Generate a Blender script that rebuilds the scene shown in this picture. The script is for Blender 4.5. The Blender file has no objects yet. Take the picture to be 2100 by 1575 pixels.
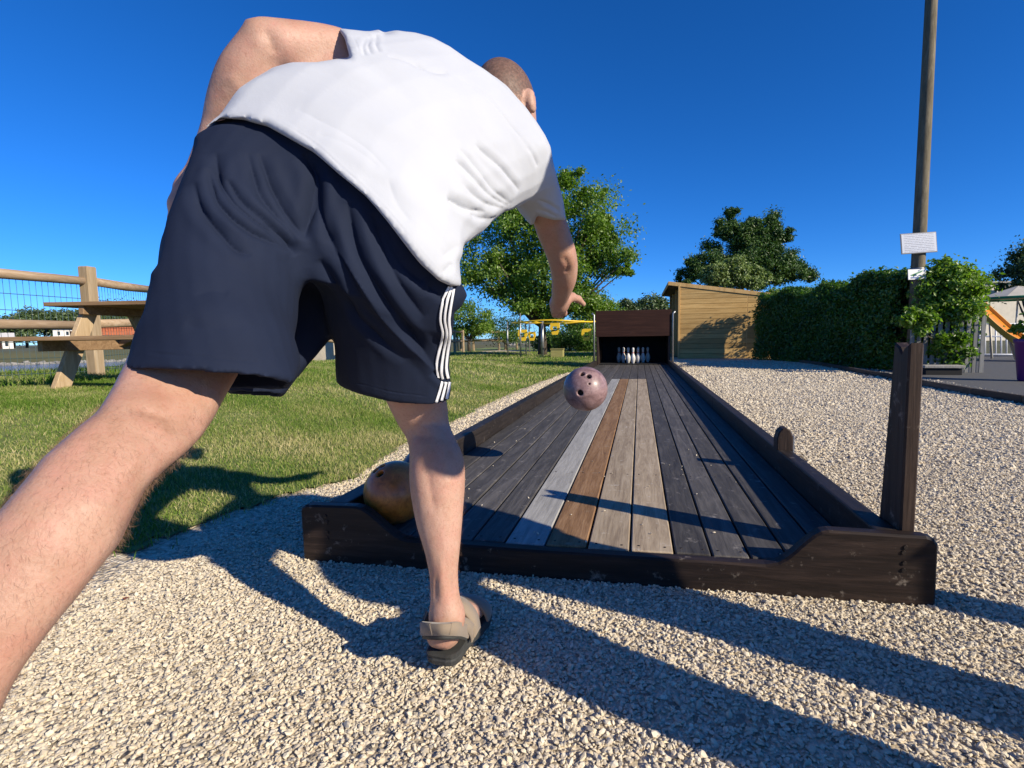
import bpy, bmesh, math, random
import numpy as np
from mathutils import Vector, Matrix
from mathutils.bvhtree import BVHTree
from mathutils import noise as mnoise

SC = bpy.context.scene
COL = SC.collection
random.seed(7); RNG = np.random.default_rng(11)

# ------------------------------------------------------------------ camera
H = 0.75                      # camera height above the gravel
PXF, PXC, PYC, ROLL = 1060.0, 1110.0, 787.5, 0.014   # focal length and principal point in photo pixels
def camera_frame():
    vx, vy = 1311.0, 690.0    # vanishing point of the lane
    dx, dy = vx-PXC, vy-PYC
    c, s = math.cos(ROLL), math.sin(ROLL)
    u, v = c*dx-s*dy, s*dx+c*dy
    pitch = math.atan2(-v, PXF); cp, sp = math.cos(pitch), math.sin(pitch)
    fw = -v*sp+PXF*cp
    yaw = math.atan2(u, fw); cy, sy = math.cos(yaw), math.sin(yaw)
    f0 = np.array([-sy, cy, 0]); r0 = np.array([cy, sy, 0]); u0 = np.array([0, 0, 1.])
    fwd = f0*cp-u0*sp; up = u0*cp+f0*sp
    return np.stack([r0*c-up*s, -r0*s-up*c, fwd])
CR = camera_frame(); CAMP = np.array([0, 0, H])
def W(x, y, d):               # point seen at photo pixel (x, y) at depth d along the optical axis
    return CAMP+((x-PXC)*CR[0]+(y-PYC)*CR[1]+PXF*CR[2])*(d/PXF)
def Gz(x, y, z=0.0):          # point seen at photo pixel (x, y) at height z
    r = (x-PXC)*CR[0]+(y-PYC)*CR[1]+PXF*CR[2]
    return CAMP+r*((z-H)/r[2])
def PX(p):                    # world -> photo pixel, depth
    q = (np.asarray(p)-CAMP)@CR.T
    return PXC+PXF*q[..., 0]/q[..., 2], PYC+PXF*q[..., 1]/q[..., 2], q[..., 2]
cam = bpy.data.cameras.new('camera'); cam_o = bpy.data.objects.new('camera', cam); COL.objects.link(cam_o)
m = Matrix((CR[0], -CR[1], -CR[2])).transposed().to_4x4(); m.translation = Vector(CAMP); cam_o.matrix_world = m
cam.sensor_width = 36; cam.sensor_fit = 'HORIZONTAL'; cam.lens = 36*PXF/2100
cam.shift_x = (1050-PXC)/2100; cam.clip_start = 0.02; cam.clip_end = 4000
SC.camera = cam_o

# ------------------------------------------------------------------ sky, sun, exposure
SUN_EL = math.radians(27.0); SHX, SHY = -0.913, 0.407      # shadows fall along this ground direction
world = bpy.data.worlds.new('World'); SC.world = world; world.use_nodes = True
wn = world.node_tree.nodes; wl = world.node_tree.links
bg = wn['Background']; sky = wn.new('ShaderNodeTexSky'); sky.sky_type = 'NISHITA'; sky.sun_disc = False
sky.sun_elevation = SUN_EL; sky.sun_rotation = math.atan2(-SHX, -SHY)
sky.air_density = 0.7; sky.dust_density = 0.0; sky.ozone_density = 6.0; sky.altitude = 0
tint = wn.new('ShaderNodeMix'); tint.data_type = 'RGBA'; tint.blend_type = 'MULTIPLY'; tint.inputs[0].default_value = 1.0
tint.inputs[7].default_value = (0.60, 0.87, 1.22, 1)          # the camera's blue-heavy white balance, over the whole sky
hs = wn.new('ShaderNodeHueSaturation'); hs.inputs['Saturation'].default_value = 1.08
wl.new(sky.outputs[0], tint.inputs[6]); wl.new(tint.outputs[2], hs.inputs['Color']); wl.new(hs.outputs[0], bg.inputs['Color'])
bg.inputs['Strength'].default_value = 0.102
sun = bpy.data.lights.new('sun', 'SUN'); sun.energy = 5.0; sun.angle = math.radians(0.55); sun.color = (1.0, 0.89, 0.71)
sun_o = bpy.data.objects.new('sun', sun); COL.objects.link(sun_o)
sun_o.rotation_euler = Vector((SHX*math.cos(SUN_EL), SHY*math.cos(SUN_EL), -math.sin(SUN_EL))).to_track_quat('-Z', 'Y').to_euler()
sun_o.location = (20, -9, 12)
SC.view_settings.view_transform = 'Standard'; SC.view_settings.look = 'None'
SC.view_settings.exposure = 0.44; SC.view_settings.gamma = 1.0
SC.render.engine = 'CYCLES'; SC.cycles.use_denoising = True
SC.cycles.max_bounces = 6; SC.cycles.transparent_max_bounces = 8

# ------------------------------------------------------------------ helpers
def tag(o, label=None, cat=None, group=None, kind=None):
    for k, v in (('label', label), ('category', cat), ('group', group), ('kind', kind)):
        if v: o[k] = v
    return o
def empty(name, loc=(0, 0, 0), rz=0.0):
    o = bpy.data.objects.new(name, None); COL.objects.link(o); o.location = loc; o.rotation_euler = (0, 0, rz)
    o.empty_display_size = 0.1
    return o
def link(name, me, mat=None, parent=None, loc=None, smooth=False):
    o = bpy.data.objects.new(name, me); COL.objects.link(o)
    if mat is not None and not me.materials: me.materials.append(mat)
    if smooth: me.polygons.foreach_set('use_smooth', [True]*len(me.polygons))
    if parent is not None:
        o.parent = parent
        o.matrix_parent_inverse = PINV(parent)
    if loc is not None: o.location = loc
    return o
def world_of(o):
    mm = Matrix.Translation(o.location) @ o.rotation_euler.to_matrix().to_4x4()
    return mm if o.parent is None else world_of(o.parent) @ o.matrix_parent_inverse @ mm
def PINV(p): return world_of(p).inverted()      # children are written in world coordinates
def copy_tree(o, parent=None):
    c = o.copy(); COL.objects.link(c)
    if parent is not None: c.parent = parent; c.matrix_parent_inverse = o.matrix_parent_inverse
    for ch in list(o.children): copy_tree(ch, c)
    return c
def me_from(name, v, f):
    me = bpy.data.meshes.new(name); me.from_pydata([tuple(map(float, p)) for p in v], [], [tuple(map(int, q)) for q in f]); me.update(); return me
def mesh(name, v, f, mat, parent=None, smooth=False, loc=None):
    return link(name, me_from(name, v, f), mat, parent, loc, smooth)
def me_fast(name, V, F, smooth=True):      # V (n,3), F (m,k) arrays, k = 3 or 4
    V = np.ascontiguousarray(V, dtype=np.float32); F = np.ascontiguousarray(F, dtype=np.int32)
    me = bpy.data.meshes.new(name); k = F.shape[1]
    me.vertices.add(len(V)); me.vertices.foreach_set('co', V.ravel())
    me.loops.add(F.size); me.loops.foreach_set('vertex_index', F.ravel())
    me.polygons.add(len(F)); me.polygons.foreach_set('loop_start', np.arange(0, F.size, k, dtype=np.int32))
    me.polygons.foreach_set('use_smooth', np.full(len(F), smooth))
    me.update(calc_edges=True); return me
class BM:
    """collects shapes for ONE mesh object"""
    def __init__(s): s.b = bmesh.new()
    def box(s, c, size, rot=None, bev=0.0, seg=1):
        r = bmesh.ops.create_cube(s.b, size=1.0); vs = r['verts']
        M = Matrix.Translation(Vector(c)) @ (rot.to_4x4() if rot is not None else Matrix()) @ Matrix.Diagonal((size[0], size[1], size[2], 1))
        bmesh.ops.transform(s.b, matrix=M, verts=vs)
        if bev > 0:
            es = list({e for v in vs for e in v.link_edges})
            bmesh.ops.bevel(s.b, geom=es, offset=bev, segments=seg, affect='EDGES', profile=0.6)
        return s
    def tube(s, pts, rad, n=8, cap=True):
        pts = [Vector(p) for p in pts]; rad = rad if hasattr(rad, '__len__') else [rad]*len(pts)
        rings = []; prev = None
        for i, p in enumerate(pts):
            t = (pts[min(i+1, len(pts)-1)]-pts[max(i-1, 0)]).normalized()
            if prev is None:
                a = Vector((0, 0, 1)) if abs(t.z) < 0.9 else Vector((1, 0, 0)); x = t.cross(a).normalized()
            else: x = (prev-t*prev.dot(t)).normalized()
            prev = x; y = t.cross(x)
            rings.append([s.b.verts.new(p+(x*math.cos(2*math.pi*k/n)+y*math.sin(2*math.pi*k/n))*rad[i]) for k in range(n)])
        for a, b in zip(rings, rings[1:]):
            for k in range(n): s.b.faces.new((a[k], a[(k+1) % n], b[(k+1) % n], b[k]))
        if cap:
            s.b.faces.new(rings[0][::-1]); s.b.faces.new(rings[-1])
        return s
    def prism(s, poly, axis, a, b, bev=0.0):    # 2-D polygon extruded along axis from a to b
        def P(u, v, w): return {'x': (w, u, v), 'y': (u, w, v), 'z': (u, v, w)}[axis]
        v0 = [s.b.verts.new(P(u, v, a)) for u, v in poly]; v1 = [s.b.verts.new(P(u, v, b)) for u, v in poly]
        n = len(poly); fs = [s.b.faces.new(v0), s.b.faces.new(v1[::-1])]
        for k in range(n): fs.append(s.b.faces.new((v0[(k+1) % n], v0[k], v1[k], v1[(k+1) % n])))
        bmesh.ops.recalc_face_normals(s.b, faces=fs)
        if bev > 0:
            es = [e for e in {e for f in fs[:2] for e in f.edges}]
            bmesh.ops.bevel(s.b, geom=es, offset=bev, segments=1, affect='EDGES')
        return s
    def lathe(s, prof, c=(0, 0, 0), n=20, axis=None):
        M = Matrix.Translation(Vector(c)) @ (axis.to_track_quat('Z', 'Y').to_matrix().to_4x4() if axis is not None else Matrix())
        rings = [[s.b.verts.new(M @ Vector((r*math.cos(2*math.pi*k/n), r*math.sin(2*math.pi*k/n), z))) for k in range(n)] for r, z in prof]
        for a, b in zip(rings, rings[1:]):
            for k in range(n): s.b.faces.new((a[k], a[(k+1) % n], b[(k+1) % n], b[k]))
        s.b.faces.new(rings[0][::-1]); s.b.faces.new(rings[-1]); return s
    def ball(s, c, r, sub=2, sc=(1, 1, 1)):
        q = bmesh.ops.create_icosphere(s.b, subdivisions=sub, radius=r)
        bmesh.ops.transform(s.b, matrix=Matrix.Translation(Vector(c)) @ Matrix.Diagonal((*sc, 1)), verts=q['verts']); return s
    def me(s, name):
        me = bpy.data.meshes.new(name); s.b.to_mesh(me); s.b.free(); return me
    def build(s, name, mat, parent=None, smooth=False, loc=None):
        return link(name, s.me(name), mat, parent, loc, smooth)

# ------------------------------------------------------------------ materials
class NT:
    def __init__(s, name):
        s.m = bpy.data.materials.new(name); s.m.use_nodes = True; s.t = s.m.node_tree; s.n = s.t.nodes; s.l = s.t.links
        s.p = s.n['Principled BSDF']; s.out = s.n['Material Output']; s.co = s.n.new('ShaderNodeTexCoord'); s.oi = None
    def map(s, scale=(1, 1, 1), src='Object', loc=(0, 0, 0), rot=(0, 0, 0), rnd=False):
        mp = s.n.new('ShaderNodeMapping'); mp.inputs['Scale'].default_value = scale; mp.inputs['Location'].default_value = loc; mp.inputs['Rotation'].default_value = rot
        o = s.co.outputs[src]
        if rnd:
            ad = s.n.new('ShaderNodeVectorMath'); ad.operation = 'ADD'; mu = s.n.new('ShaderNodeMath'); mu.operation = 'MULTIPLY'; mu.inputs[1].default_value = 57.0
            s.l.new(s.rand(), mu.inputs[0]); s.l.new(o, ad.inputs[0]); s.l.new(mu.outputs[0], ad.inputs[1]); o = ad.outputs[0]
        s.l.new(o, mp.inputs[0]); return mp.outputs[0]
    def rand(s):
        if s.oi is None: s.oi = s.n.new('ShaderNodeObjectInfo')
        return s.oi.outputs['Random']
    def noise(s, vec, scale, detail=4, rough=0.55, dist=0.0):
        n = s.n.new('ShaderNodeTexNoise'); n.inputs['Scale'].default_value = scale; n.inputs['Detail'].default_value = detail
        n.inputs['Roughness'].default_value = rough; n.inputs['Distortion'].default_value = dist
        if vec is not None: s.l.new(vec, n.inputs['Vector'])
        return n.outputs['Fac']
    def voro(s, vec, scale, feature='F1', out='Distance', rnd=1.0):
        n = s.n.new('ShaderNodeTexVoronoi'); n.feature = feature; n.inputs['Scale'].default_value = scale; n.inputs['Randomness'].default_value = rnd
        s.l.new(vec, n.inputs['Vector']); return n.outputs[out]
    def ramp(s, fac, stops):
        r = s.n.new('ShaderNodeValToRGB'); e = r.color_ramp.elements
        while len(e) < len(stops): e.new(0.5)
        for q, (p, c) in zip(e, stops): q.position = p; q.color = (*c, 1) if len(c) == 3 else c
        s.l.new(fac, r.inputs[0]); return r.outputs[0]
    def mix(s, fac, a, b, mode='MIX'):
        x = s.n.new('ShaderNodeMix'); x.data_type = 'RGBA'; x.blend_type = mode
        for sock, v in ((x.inputs[0], fac), (x.inputs[6], a), (x.inputs[7], b)):
            if hasattr(v, 'is_output'): s.l.new(v, sock)
            elif hasattr(v, '__len__'): sock.default_value = (*v, 1)
            else: sock.default_value = v
        return x.outputs[2]
    def mth(s, op, a, b=0.0, clamp=False):
        x = s.n.new('ShaderNodeMath'); x.operation = op; x.use_clamp = clamp
        for sock, v in ((x.inputs[0], a), (x.inputs[1], b)):
            if hasattr(v, 'is_output'): s.l.new(v, sock)
            else: sock.default_value = v
        return x.outputs[0]
    def bump(s, h, strength, dist, prev=None):
        b = s.n.new('ShaderNodeBump'); b.inputs['Strength'].default_value = strength; b.inputs['Distance'].default_value = dist
        s.l.new(h, b.inputs['Height'])
        if prev is not None: s.l.new(prev, b.inputs['Normal'])
        s.l.new(b.outputs[0], s.p.inputs['Normal']); return b.outputs[0]
    def col(s, c):
        if hasattr(c, 'is_output'): s.l.new(c, s.p.inputs['Base Color'])
        else: s.p.inputs['Base Color'].default_value = (*c, 1)
        return s
    def set(s, **k):
        for a, v in k.items():
            q = s.p.inputs[a.replace('_', ' ')]
            if hasattr(v, 'is_output'): s.l.new(v, q)
            else: q.default_value = v
        return s
def simple(name, c, rough=0.6, var=0.25, scale=8.0, bump=0.15, bd=0.004, metal=0.0, src='Object'):
    t = NT(name); v = t.map(src=src, rnd=True); n = t.noise(v, scale, 5)
    lo = tuple(x*(1-var) for x in c); hi = tuple(min(1, x*(1+var)) for x in c)
    t.col(t.ramp(n, [(0.3, lo), (0.7, hi)])).set(Roughness=rough, Metallic=metal)
    if bump: t.bump(t.noise(v, scale*6, 4), bump, bd)
    return t.m
def wood(name, dark, mid, light, axis='y', rough=0.7, scale=1.0, wear=None, bump=0.4, rnd=0.35):
    """planed / weathered timber: grain runs along `axis` (object space)"""
    t = NT(name); k = {'x': (1.0, 14, 14), 'y': (14, 1.0, 14), 'z': (14, 14, 1.0)}[axis]
    v = t.map(tuple(q*scale for q in k), rnd=True); v2 = t.map(tuple(q*scale*6 for q in k), rnd=True)
    g = t.noise(v, 2.2, 6, 0.6, 1.2); f = t.noise(v2, 2.5, 4, 0.6)
    mm = t.mth('ADD', t.mth('MULTIPLY', g, 0.7), t.mth('MULTIPLY', f, 0.3))
    c = t.ramp(mm, [(0.32, dark), (0.5, mid), (0.68, light)])
    blot = t.noise(t.map((3*scale,)*3, rnd=True), 1.3, 4)
    c = t.mix(t.mth('MULTIPLY', blot, 0.35), c, tuple(q*0.55 for q in mid))
    c = t.mix(1.0, c, t.ramp(t.rand(), [(0.0, (1-rnd,)*3), (1.0, (1+rnd*0.6,)*3)]), 'MULTIPLY')
    if wear:
        w = t.noise(t.map((9*scale,)*3, rnd=True), 2.0, 6, 0.7)
        c = t.mix(t.ramp(w, [(0.60, (0, 0, 0)), (0.72, (1, 1, 1))]), c, wear)
    t.col(c).set(Roughness=t.mth('ADD', t.mth('MULTIPLY', f, 0.3), rough-0.15))
    t.p.inputs['Specular IOR Level'].default_value = 0.22
    t.bump(mm, bump, 0.004)
    return t.m
# ------------------------------------------------------------------ people: lofted limbs and clothes, fused on a voxel grid
import openvdb as vdb
class Field:
    """signed distances sampled on a world-aligned grid (negative inside)"""
    def __init__(s, lo, hi, h):
        s.h = h; s.i0 = np.floor(np.array(lo)/h).astype(int); s.n = np.ceil(np.array(hi)/h).astype(int)-s.i0+1
        s.a = np.full(tuple(s.n), 0.08, np.float32)
    def axes(s): return [((np.arange(s.n[k])+s.i0[k])*s.h).astype(np.float32) for k in range(3)]
    def solid(s, V, Q):
        V = np.asarray(V, np.float32); Q = np.asarray(Q, np.int32)
        g = vdb.FloatGrid.createLevelSetFromPolygons(V, quads=Q, transform=vdb.createLinearTransform(voxelSize=s.h), halfWidth=0.07/s.h)
        out = np.full(tuple(s.n), 0.07, np.float32); g.copyToArray(out, ijk=tuple(int(q) for q in s.i0)); return out
    def add(s, V, Q, k=0.03):
        s.a = smin(s.a, s.solid(V, Q), k)
    def chain(s, pts, rad, k=0.01):
        X, Y, Z = s.axes(); pts = [np.asarray(p, float) for p in pts]
        lo = np.min(pts, 0)-max(rad)-0.06; hi = np.max(pts, 0)+max(rad)+0.06
        sl = []
        for q, ax in enumerate((X, Y, Z)):
            a, b = np.searchsorted(ax, lo[q]), np.searchsorted(ax, hi[q])
            if b <= a: return
            sl.append(slice(a, b))
        x = X[sl[0]][:, None, None]; y = Y[sl[1]][None, :, None]; z = Z[sl[2]][None, None, :]
        d = np.full((x.size, y.size, z.size), 9.0, np.float32)
        for i in range(len(pts)-1):
            a, b = pts[i], pts[i+1]; ab = b-a; L = float(ab@ab)+1e-9
            t = np.clip(((x-a[0])*ab[0]+(y-a[1])*ab[1]+(z-a[2])*ab[2])/L, 0, 1)
            e = np.sqrt((x-a[0]-t*ab[0])**2+(y-a[1]-t*ab[1])**2+(z-a[2]-t*ab[2])**2)-(rad[i]+(rad[i+1]-rad[i])*t)
            d = smin(d, e.astype(np.float32), 0.008) if i else e.astype(np.float32)
        s.a[tuple(sl)] = smin(s.a[tuple(sl)], d, k)
    def ell(s, c, ax, r, k=0.02, sub=False):        # ellipsoid, axes = rows of ax
        X, Y, Z = s.axes(); c = np.asarray(c)
        P = [X[:, None, None]-c[0], Y[None, :, None]-c[1], Z[None, None, :]-c[2]]
        q = [sum(P[j]*ax[i][j] for j in range(3)) for i in range(3)]
        k0 = np.sqrt(sum((q[i]/r[i])**2 for i in range(3))); k1 = np.sqrt(sum((q[i]/r[i]**2)**2 for i in range(3)))+1e-6
        d = (k0*(k0-1)/k1).astype(np.float32)
        s.a = -smin(-s.a, d, k) if sub else smin(s.a, d, k)
    def cut(s, p, n):                                # keep the side n points away from
        X, Y, Z = s.axes(); n = np.asarray(n, float); n = n/np.linalg.norm(n)
        d = (X[:, None, None]-p[0])*n[0]+(Y[None, :, None]-p[1])*n[1]+(Z[None, None, :]-p[2])*n[2]
        s.a = np.maximum(s.a, d.astype(np.float32))
    def cut_near(s, p, n, c, r):                     # the same, only within r of point c
        X, Y, Z = s.axes(); n = np.asarray(n, float); n = n/np.linalg.norm(n)
        x, y, z = X[:, None, None], Y[None, :, None], Z[None, None, :]
        d = ((x-p[0])*n[0]+(y-p[1])*n[1]+(z-p[2])*n[2]).astype(np.float32)
        e = (np.sqrt((x-c[0])**2+(y-c[1])**2+(z-c[2])**2)-r).astype(np.float32)
        s.a = np.maximum(s.a, np.minimum(d, -e))
    def outline(s, poly, k=0.03):                    # trim to a traced outline, rounding the rim
        poly = np.asarray(poly, float); st = 4.0
        x0, y0 = poly.min(0)-60; x1, y1 = poly.max(0)+60
        gx = np.arange(x0, x1, st); gy = np.arange(y0, y1, st); PXg, PYg = np.meshgrid(gx, gy, indexing='ij')
        dist = np.full(PXg.shape, 1e9); inside = np.zeros(PXg.shape, bool)
        for i in range(len(poly)):
            a, b = poly[i], poly[(i+1) % len(poly)]; ab = b-a
            t = np.clip(((PXg-a[0])*ab[0]+(PYg-a[1])*ab[1])/(ab@ab+1e-9), 0, 1)
            dist = np.minimum(dist, np.hypot(PXg-a[0]-t*ab[0], PYg-a[1]-t*ab[1]))
            cr = ((a[1] > PYg) != (b[1] > PYg)); xi = a[0]+(PYg-a[1])/(b[1]-a[1]+1e-12)*ab[0]
            inside ^= cr & (PXg < xi)
        sd = np.where(inside, -dist, dist)
        X, Y, Z = s.axes()
        idx = np.argwhere(s.a < 0.03)
        if not len(idx): return
        p = np.stack([X[idx[:, 0]], Y[idx[:, 1]], Z[idx[:, 2]]], 1); u, v, dep = PX(p)
        fx = np.clip((u-x0)/st, 0, len(gx)-1.001); fy = np.clip((v-y0)/st, 0, len(gy)-1.001)
        i, j = fx.astype(int), fy.astype(int); a, b = fx-i, fy-j
        val = sd[i, j]*(1-a)*(1-b)+sd[i+1, j]*a*(1-b)+sd[i, j+1]*(1-a)*b+sd[i+1, j+1]*a*b
        c = (val*dep/PXF).astype(np.float32); t = tuple(idx.T)
        s.a[t] = -smin(-s.a[t], -c, k)
    def shell(s, t): s.a = np.maximum(s.a, -(s.a+t))
    def mesh(s, smooth=3):
        g = vdb.FloatGrid(); g.background = 0.07; g.copyFromArray(s.a, ijk=tuple(int(q) for q in s.i0), tolerance=0.0)
        g.transform = vdb.createLinearTransform(voxelSize=s.h)
        V, Q = g.convertToQuads(isovalue=0.0); V = np.array(V, float); Q = np.array(Q, int)[:, ::-1]
        return lap(V, Q, smooth), Q
def smin(a, b, k):
    h = np.clip(0.5+0.5*(b-a)/k, 0, 1); return b*(1-h)+a*h-k*h*(1-h)
def lap(V, Q, it, lam=0.5):
    V = V.copy(); E = np.concatenate([Q[:, [0, 1]], Q[:, [1, 2]], Q[:, [2, 3]], Q[:, [3, 0]]])
    deg = np.bincount(E[:, 0], minlength=len(V))+np.bincount(E[:, 1], minlength=len(V))
    for q in range(it):
        for mu in (lam, -lam*1.03):
            A = np.stack([np.bincount(E[:, 0], V[E[:, 1], c], len(V))+np.bincount(E[:, 1], V[E[:, 0], c], len(V)) for c in range(3)], 1)
            V += mu*(A/np.maximum(deg, 1)[:, None]-V)
    return V
def subdivide(V, Q, it=2):
    E = np.sort(np.concatenate([Q[:, [0, 1]], Q[:, [1, 2]], Q[:, [2, 3]], Q[:, [3, 0]]]), 1); key = E[:, 0].astype(np.int64)*len(V)+E[:, 1]
    u, first, inv = np.unique(key, return_index=True, return_inverse=True); mid = V[E[first]].mean(1); m = len(Q); inv = inv.reshape(4, m).T+len(V)
    ctr = V[Q].mean(1); ci = np.arange(m)+len(V)+len(u)
    nq = np.concatenate([np.stack([Q[:, k], inv[:, k], ci, inv[:, k-1]], 1) for k in range(4)])
    return lap(np.concatenate([V, mid, ctr]), nq, it), nq
def normals(V, Q):
    n = np.cross(V[Q[:, 2]]-V[Q[:, 0]], V[Q[:, 3]]-V[Q[:, 1]]); N = np.zeros_like(V)
    for k in range(4): np.add.at(N, Q[:, k], n)
    return N/np.maximum(np.linalg.norm(N, axis=1), 1e-9)[:, None]
def catmull(S, sub=5):
    S = np.asarray(S, float); out = []
    for i in range(len(S)-1):
        p0, p1, p2, p3 = S[max(i-1, 0)], S[i], S[i+1], S[min(i+2, len(S)-1)]
        for t in np.arange(sub)/sub:
            out.append(0.5*((2*p1)+(-p0+p2)*t+(2*p0-5*p1+4*p2-p3)*t*t+(-p0+3*p1-3*p2+p3)*t**3))
    out.append(S[-1]); return np.array(out)
def loft(st, n=28, sub=5, ex=2.0):
    """stations: left point (3), right point (3), thickness towards the camera, thickness away from it"""
    S = catmull([np.r_[a, b, tb, tf] for a, b, tb, tf in st], sub); L, R = S[:, :3], S[:, 3:6]
    C = (L+R)/2; hv = (R-L)/2; T = np.gradient(C, axis=0); V = []
    for i in range(len(S)):
        w = np.linalg.norm(hv[i]); nn = np.cross(T[i], hv[i]); nn /= np.linalg.norm(nn)+1e-9
        if nn@(C[i]-CAMP) > 0: nn = -nn
        for k in range(n):
            c, sn = math.cos(2*math.pi*k/n), math.sin(2*math.pi*k/n)
            cc, ss = math.copysign(abs(c)**(2/ex), c), math.copysign(abs(sn)**(2/ex), sn)
            V.append(C[i]+hv[i]*cc+nn*ss*(S[i, 6] if ss > 0 else S[i, 7]))
    m = len(S); Q = [(i*n+k, i*n+(k+1) % n, (i+1)*n+(k+1) % n, (i+1)*n+k) for i in range(m-1) for k in range(n)]
    V.append(C[0]); V.append(C[-1]); a, b = len(V)-2, len(V)-1
    for k in range(0, n, 2):
        Q.append((a, (k+2) % n, k+1, k)); Q.append((b, (m-1)*n+k, (m-1)*n+k+1, (m-1)*n+(k+2) % n))
    V = np.array(V); Q = np.array(Q)
    # make the surface face outwards
    vol = sum(np.einsum('ij,ij->i', V[Q[:, 0]], np.cross(V[Q[:, 1]], V[Q[:, 2]]))+np.einsum('ij,ij->i', V[Q[:, 0]], np.cross(V[Q[:, 2]], V[Q[:, 3]])))
    return (V, Q) if vol > 0 else (V, Q[:, ::-1])
def limb(rows, round_=1.0, sub=4):
    """rows: left pixel, right pixel, depth (m) -> loft of round sections"""
    st = []
    for (a, b, d) in rows:
        p, q = W(*a, d), W(*b, d); r = np.linalg.norm(p-q)/2*round_; st.append((p, q, r, r))
    return loft(st, 24, sub)
def folds(V, N, lines):
    """press creases (negative) or raise ridges (positive) along traced lines: (points, amplitude, width)"""
    D = np.zeros(len(V))
    for pts, amp, wid in lines:
        pts = catmull(pts, 4) if len(pts) > 2 else np.asarray(pts, float); mg = wid*6
        sel = np.where(((V > pts.min(0)-mg) & (V < pts.max(0)+mg)).all(1))[0]; S = V[sel]; best = np.full(len(S), 9.0); tt = np.zeros(len(S))
        for i in range(len(pts)-1):
            a, b = pts[i], pts[i+1]; ab = b-a; t = np.clip(((S-a)@ab)/(ab@ab+1e-9), 0, 1); d = np.linalg.norm(S-a-t[:, None]*ab, axis=1)
            g = d < best; best[g] = d[g]; tt[g] = (i+t[g])/(len(pts)-1)
        e = 1.1*np.exp(-best/(wid*.8))-0.22*np.exp(-((best-2.4*wid)/(1.3*wid))**2)
        D[sel] += amp*e*np.clip(np.minimum(tt, 1-tt)*5, 0, 1)**0.7
    sg = np.where(((CAMP-V)*N).sum(1) > 0, 1.0, -1.0)
    return V+N*(D*sg)[:, None]
class Cast:
    def __init__(s, V, Q): s.t = BVHTree.FromPolygons([tuple(v) for v in V], [tuple(int(i) for i in q) for q in Q])
    def px(s, x, y):
        d = Vector((x-PXC)*CR[0]+(y-PYC)*CR[1]+PXF*CR[2]).normalized(); h = s.t.ray_cast(Vector(CAMP), d)
        return (np.array(h[0]), np.array(h[1])*(-1 if h[1].dot(d) > 0 else 1)) if h[0] is not None else (None, None)
    def line(s, pts):
        out = [s.px(*p)[0] for p in pts]; return [q for q in out if q is not None]

def cloth_mat(name, c, c2, weave=900, rough=0.9, sheen=0.2):
    t = NT(name); v = t.map(); n = t.noise(v, 5, 4)
    t.col(t.ramp(n, [(0.35, c), (0.65, c2)])).set(Roughness=rough, Sheen_Weight=sheen, Sheen_Roughness=0.5)
    t.bump(t.noise(v, weave, 2), 0.15, 0.0012, t.bump(t.noise(v, 34, 4, 0.6), 0.10, 0.006)); return t.m
# ------------------------------------------------------------------ setting: ground, gravel, lawn, path, lake
def sstep(x): x = np.clip(x, 0, 1); return x*x*(3-2*x)
def terrain(x, y):
    x = np.asarray(x, float); y = np.asarray(y, float)
    bank = 0.37*sstep((-x-1.5)/2.6)*(1-sstep((y-7)/9))*(1-0.6*sstep((-y-1)/4))
    und = 0.02*np.sin(x*1.7+y*.6)*np.sin(y*1.1-x*.4)*sstep((-x-1.5)/1.5)
    edge = -8.3-0.10*y; lake = sstep((edge-x)/3.0)
    r = np.hypot(x, y); far = sstep((r-56)/9.0)
    lk = lake*(1-far)
    return (bank+und)*(1-lk)+lk*(-1.9)+0.25*far*sstep((-x-20)/10)
def spaced(a, b, fine, c, grow=0.06):
    """coordinates from a to b, `fine` apart near c and coarser away from it"""
    out = [c]; v = c
    while v < b: v += max(fine, abs(v-c)*grow); out.append(min(v, b))
    v = c; lo = []
    while v > a: v -= max(fine, abs(v-c)*grow); lo.append(max(v, a))
    return np.array(sorted(set(lo+out)))
def in_poly(px, py, poly):
    ins = np.zeros(px.shape, bool)
    for (x0, y0), (x1, y1) in zip(poly, poly[1:]+poly[:1]):
        c = (y0 > py) != (y1 > py); ins ^= c & (px < x0+(py-y0)/(y1-y0+1e-12)*(x1-x0))
    return ins
def sheet(name, xs, ys, zoff, mat, poly=None, hfun=terrain):
    X, Y = np.meshgrid(xs, ys, indexing='ij'); V = np.stack([X, Y, hfun(X, Y)+zoff], -1).reshape(-1, 3)
    n = len(ys); i, j = np.meshgrid(np.arange(len(xs)-1), np.arange(n-1), indexing='ij')
    F = np.stack([i*n+j, (i+1)*n+j, (i+1)*n+j+1, i*n+j+1], -1).reshape(-1, 4)
    if poly is not None:
        c = V[F].mean(1); F = F[in_poly(c[:, 0], c[:, 1], poly)]
        used = np.unique(F); mp = np.full(len(V), -1); mp[used] = np.arange(len(used)); V = V[used]; F = mp[F]
    return tag(link(name, me_fast(name, V, F), mat), kind='structure')

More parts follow.
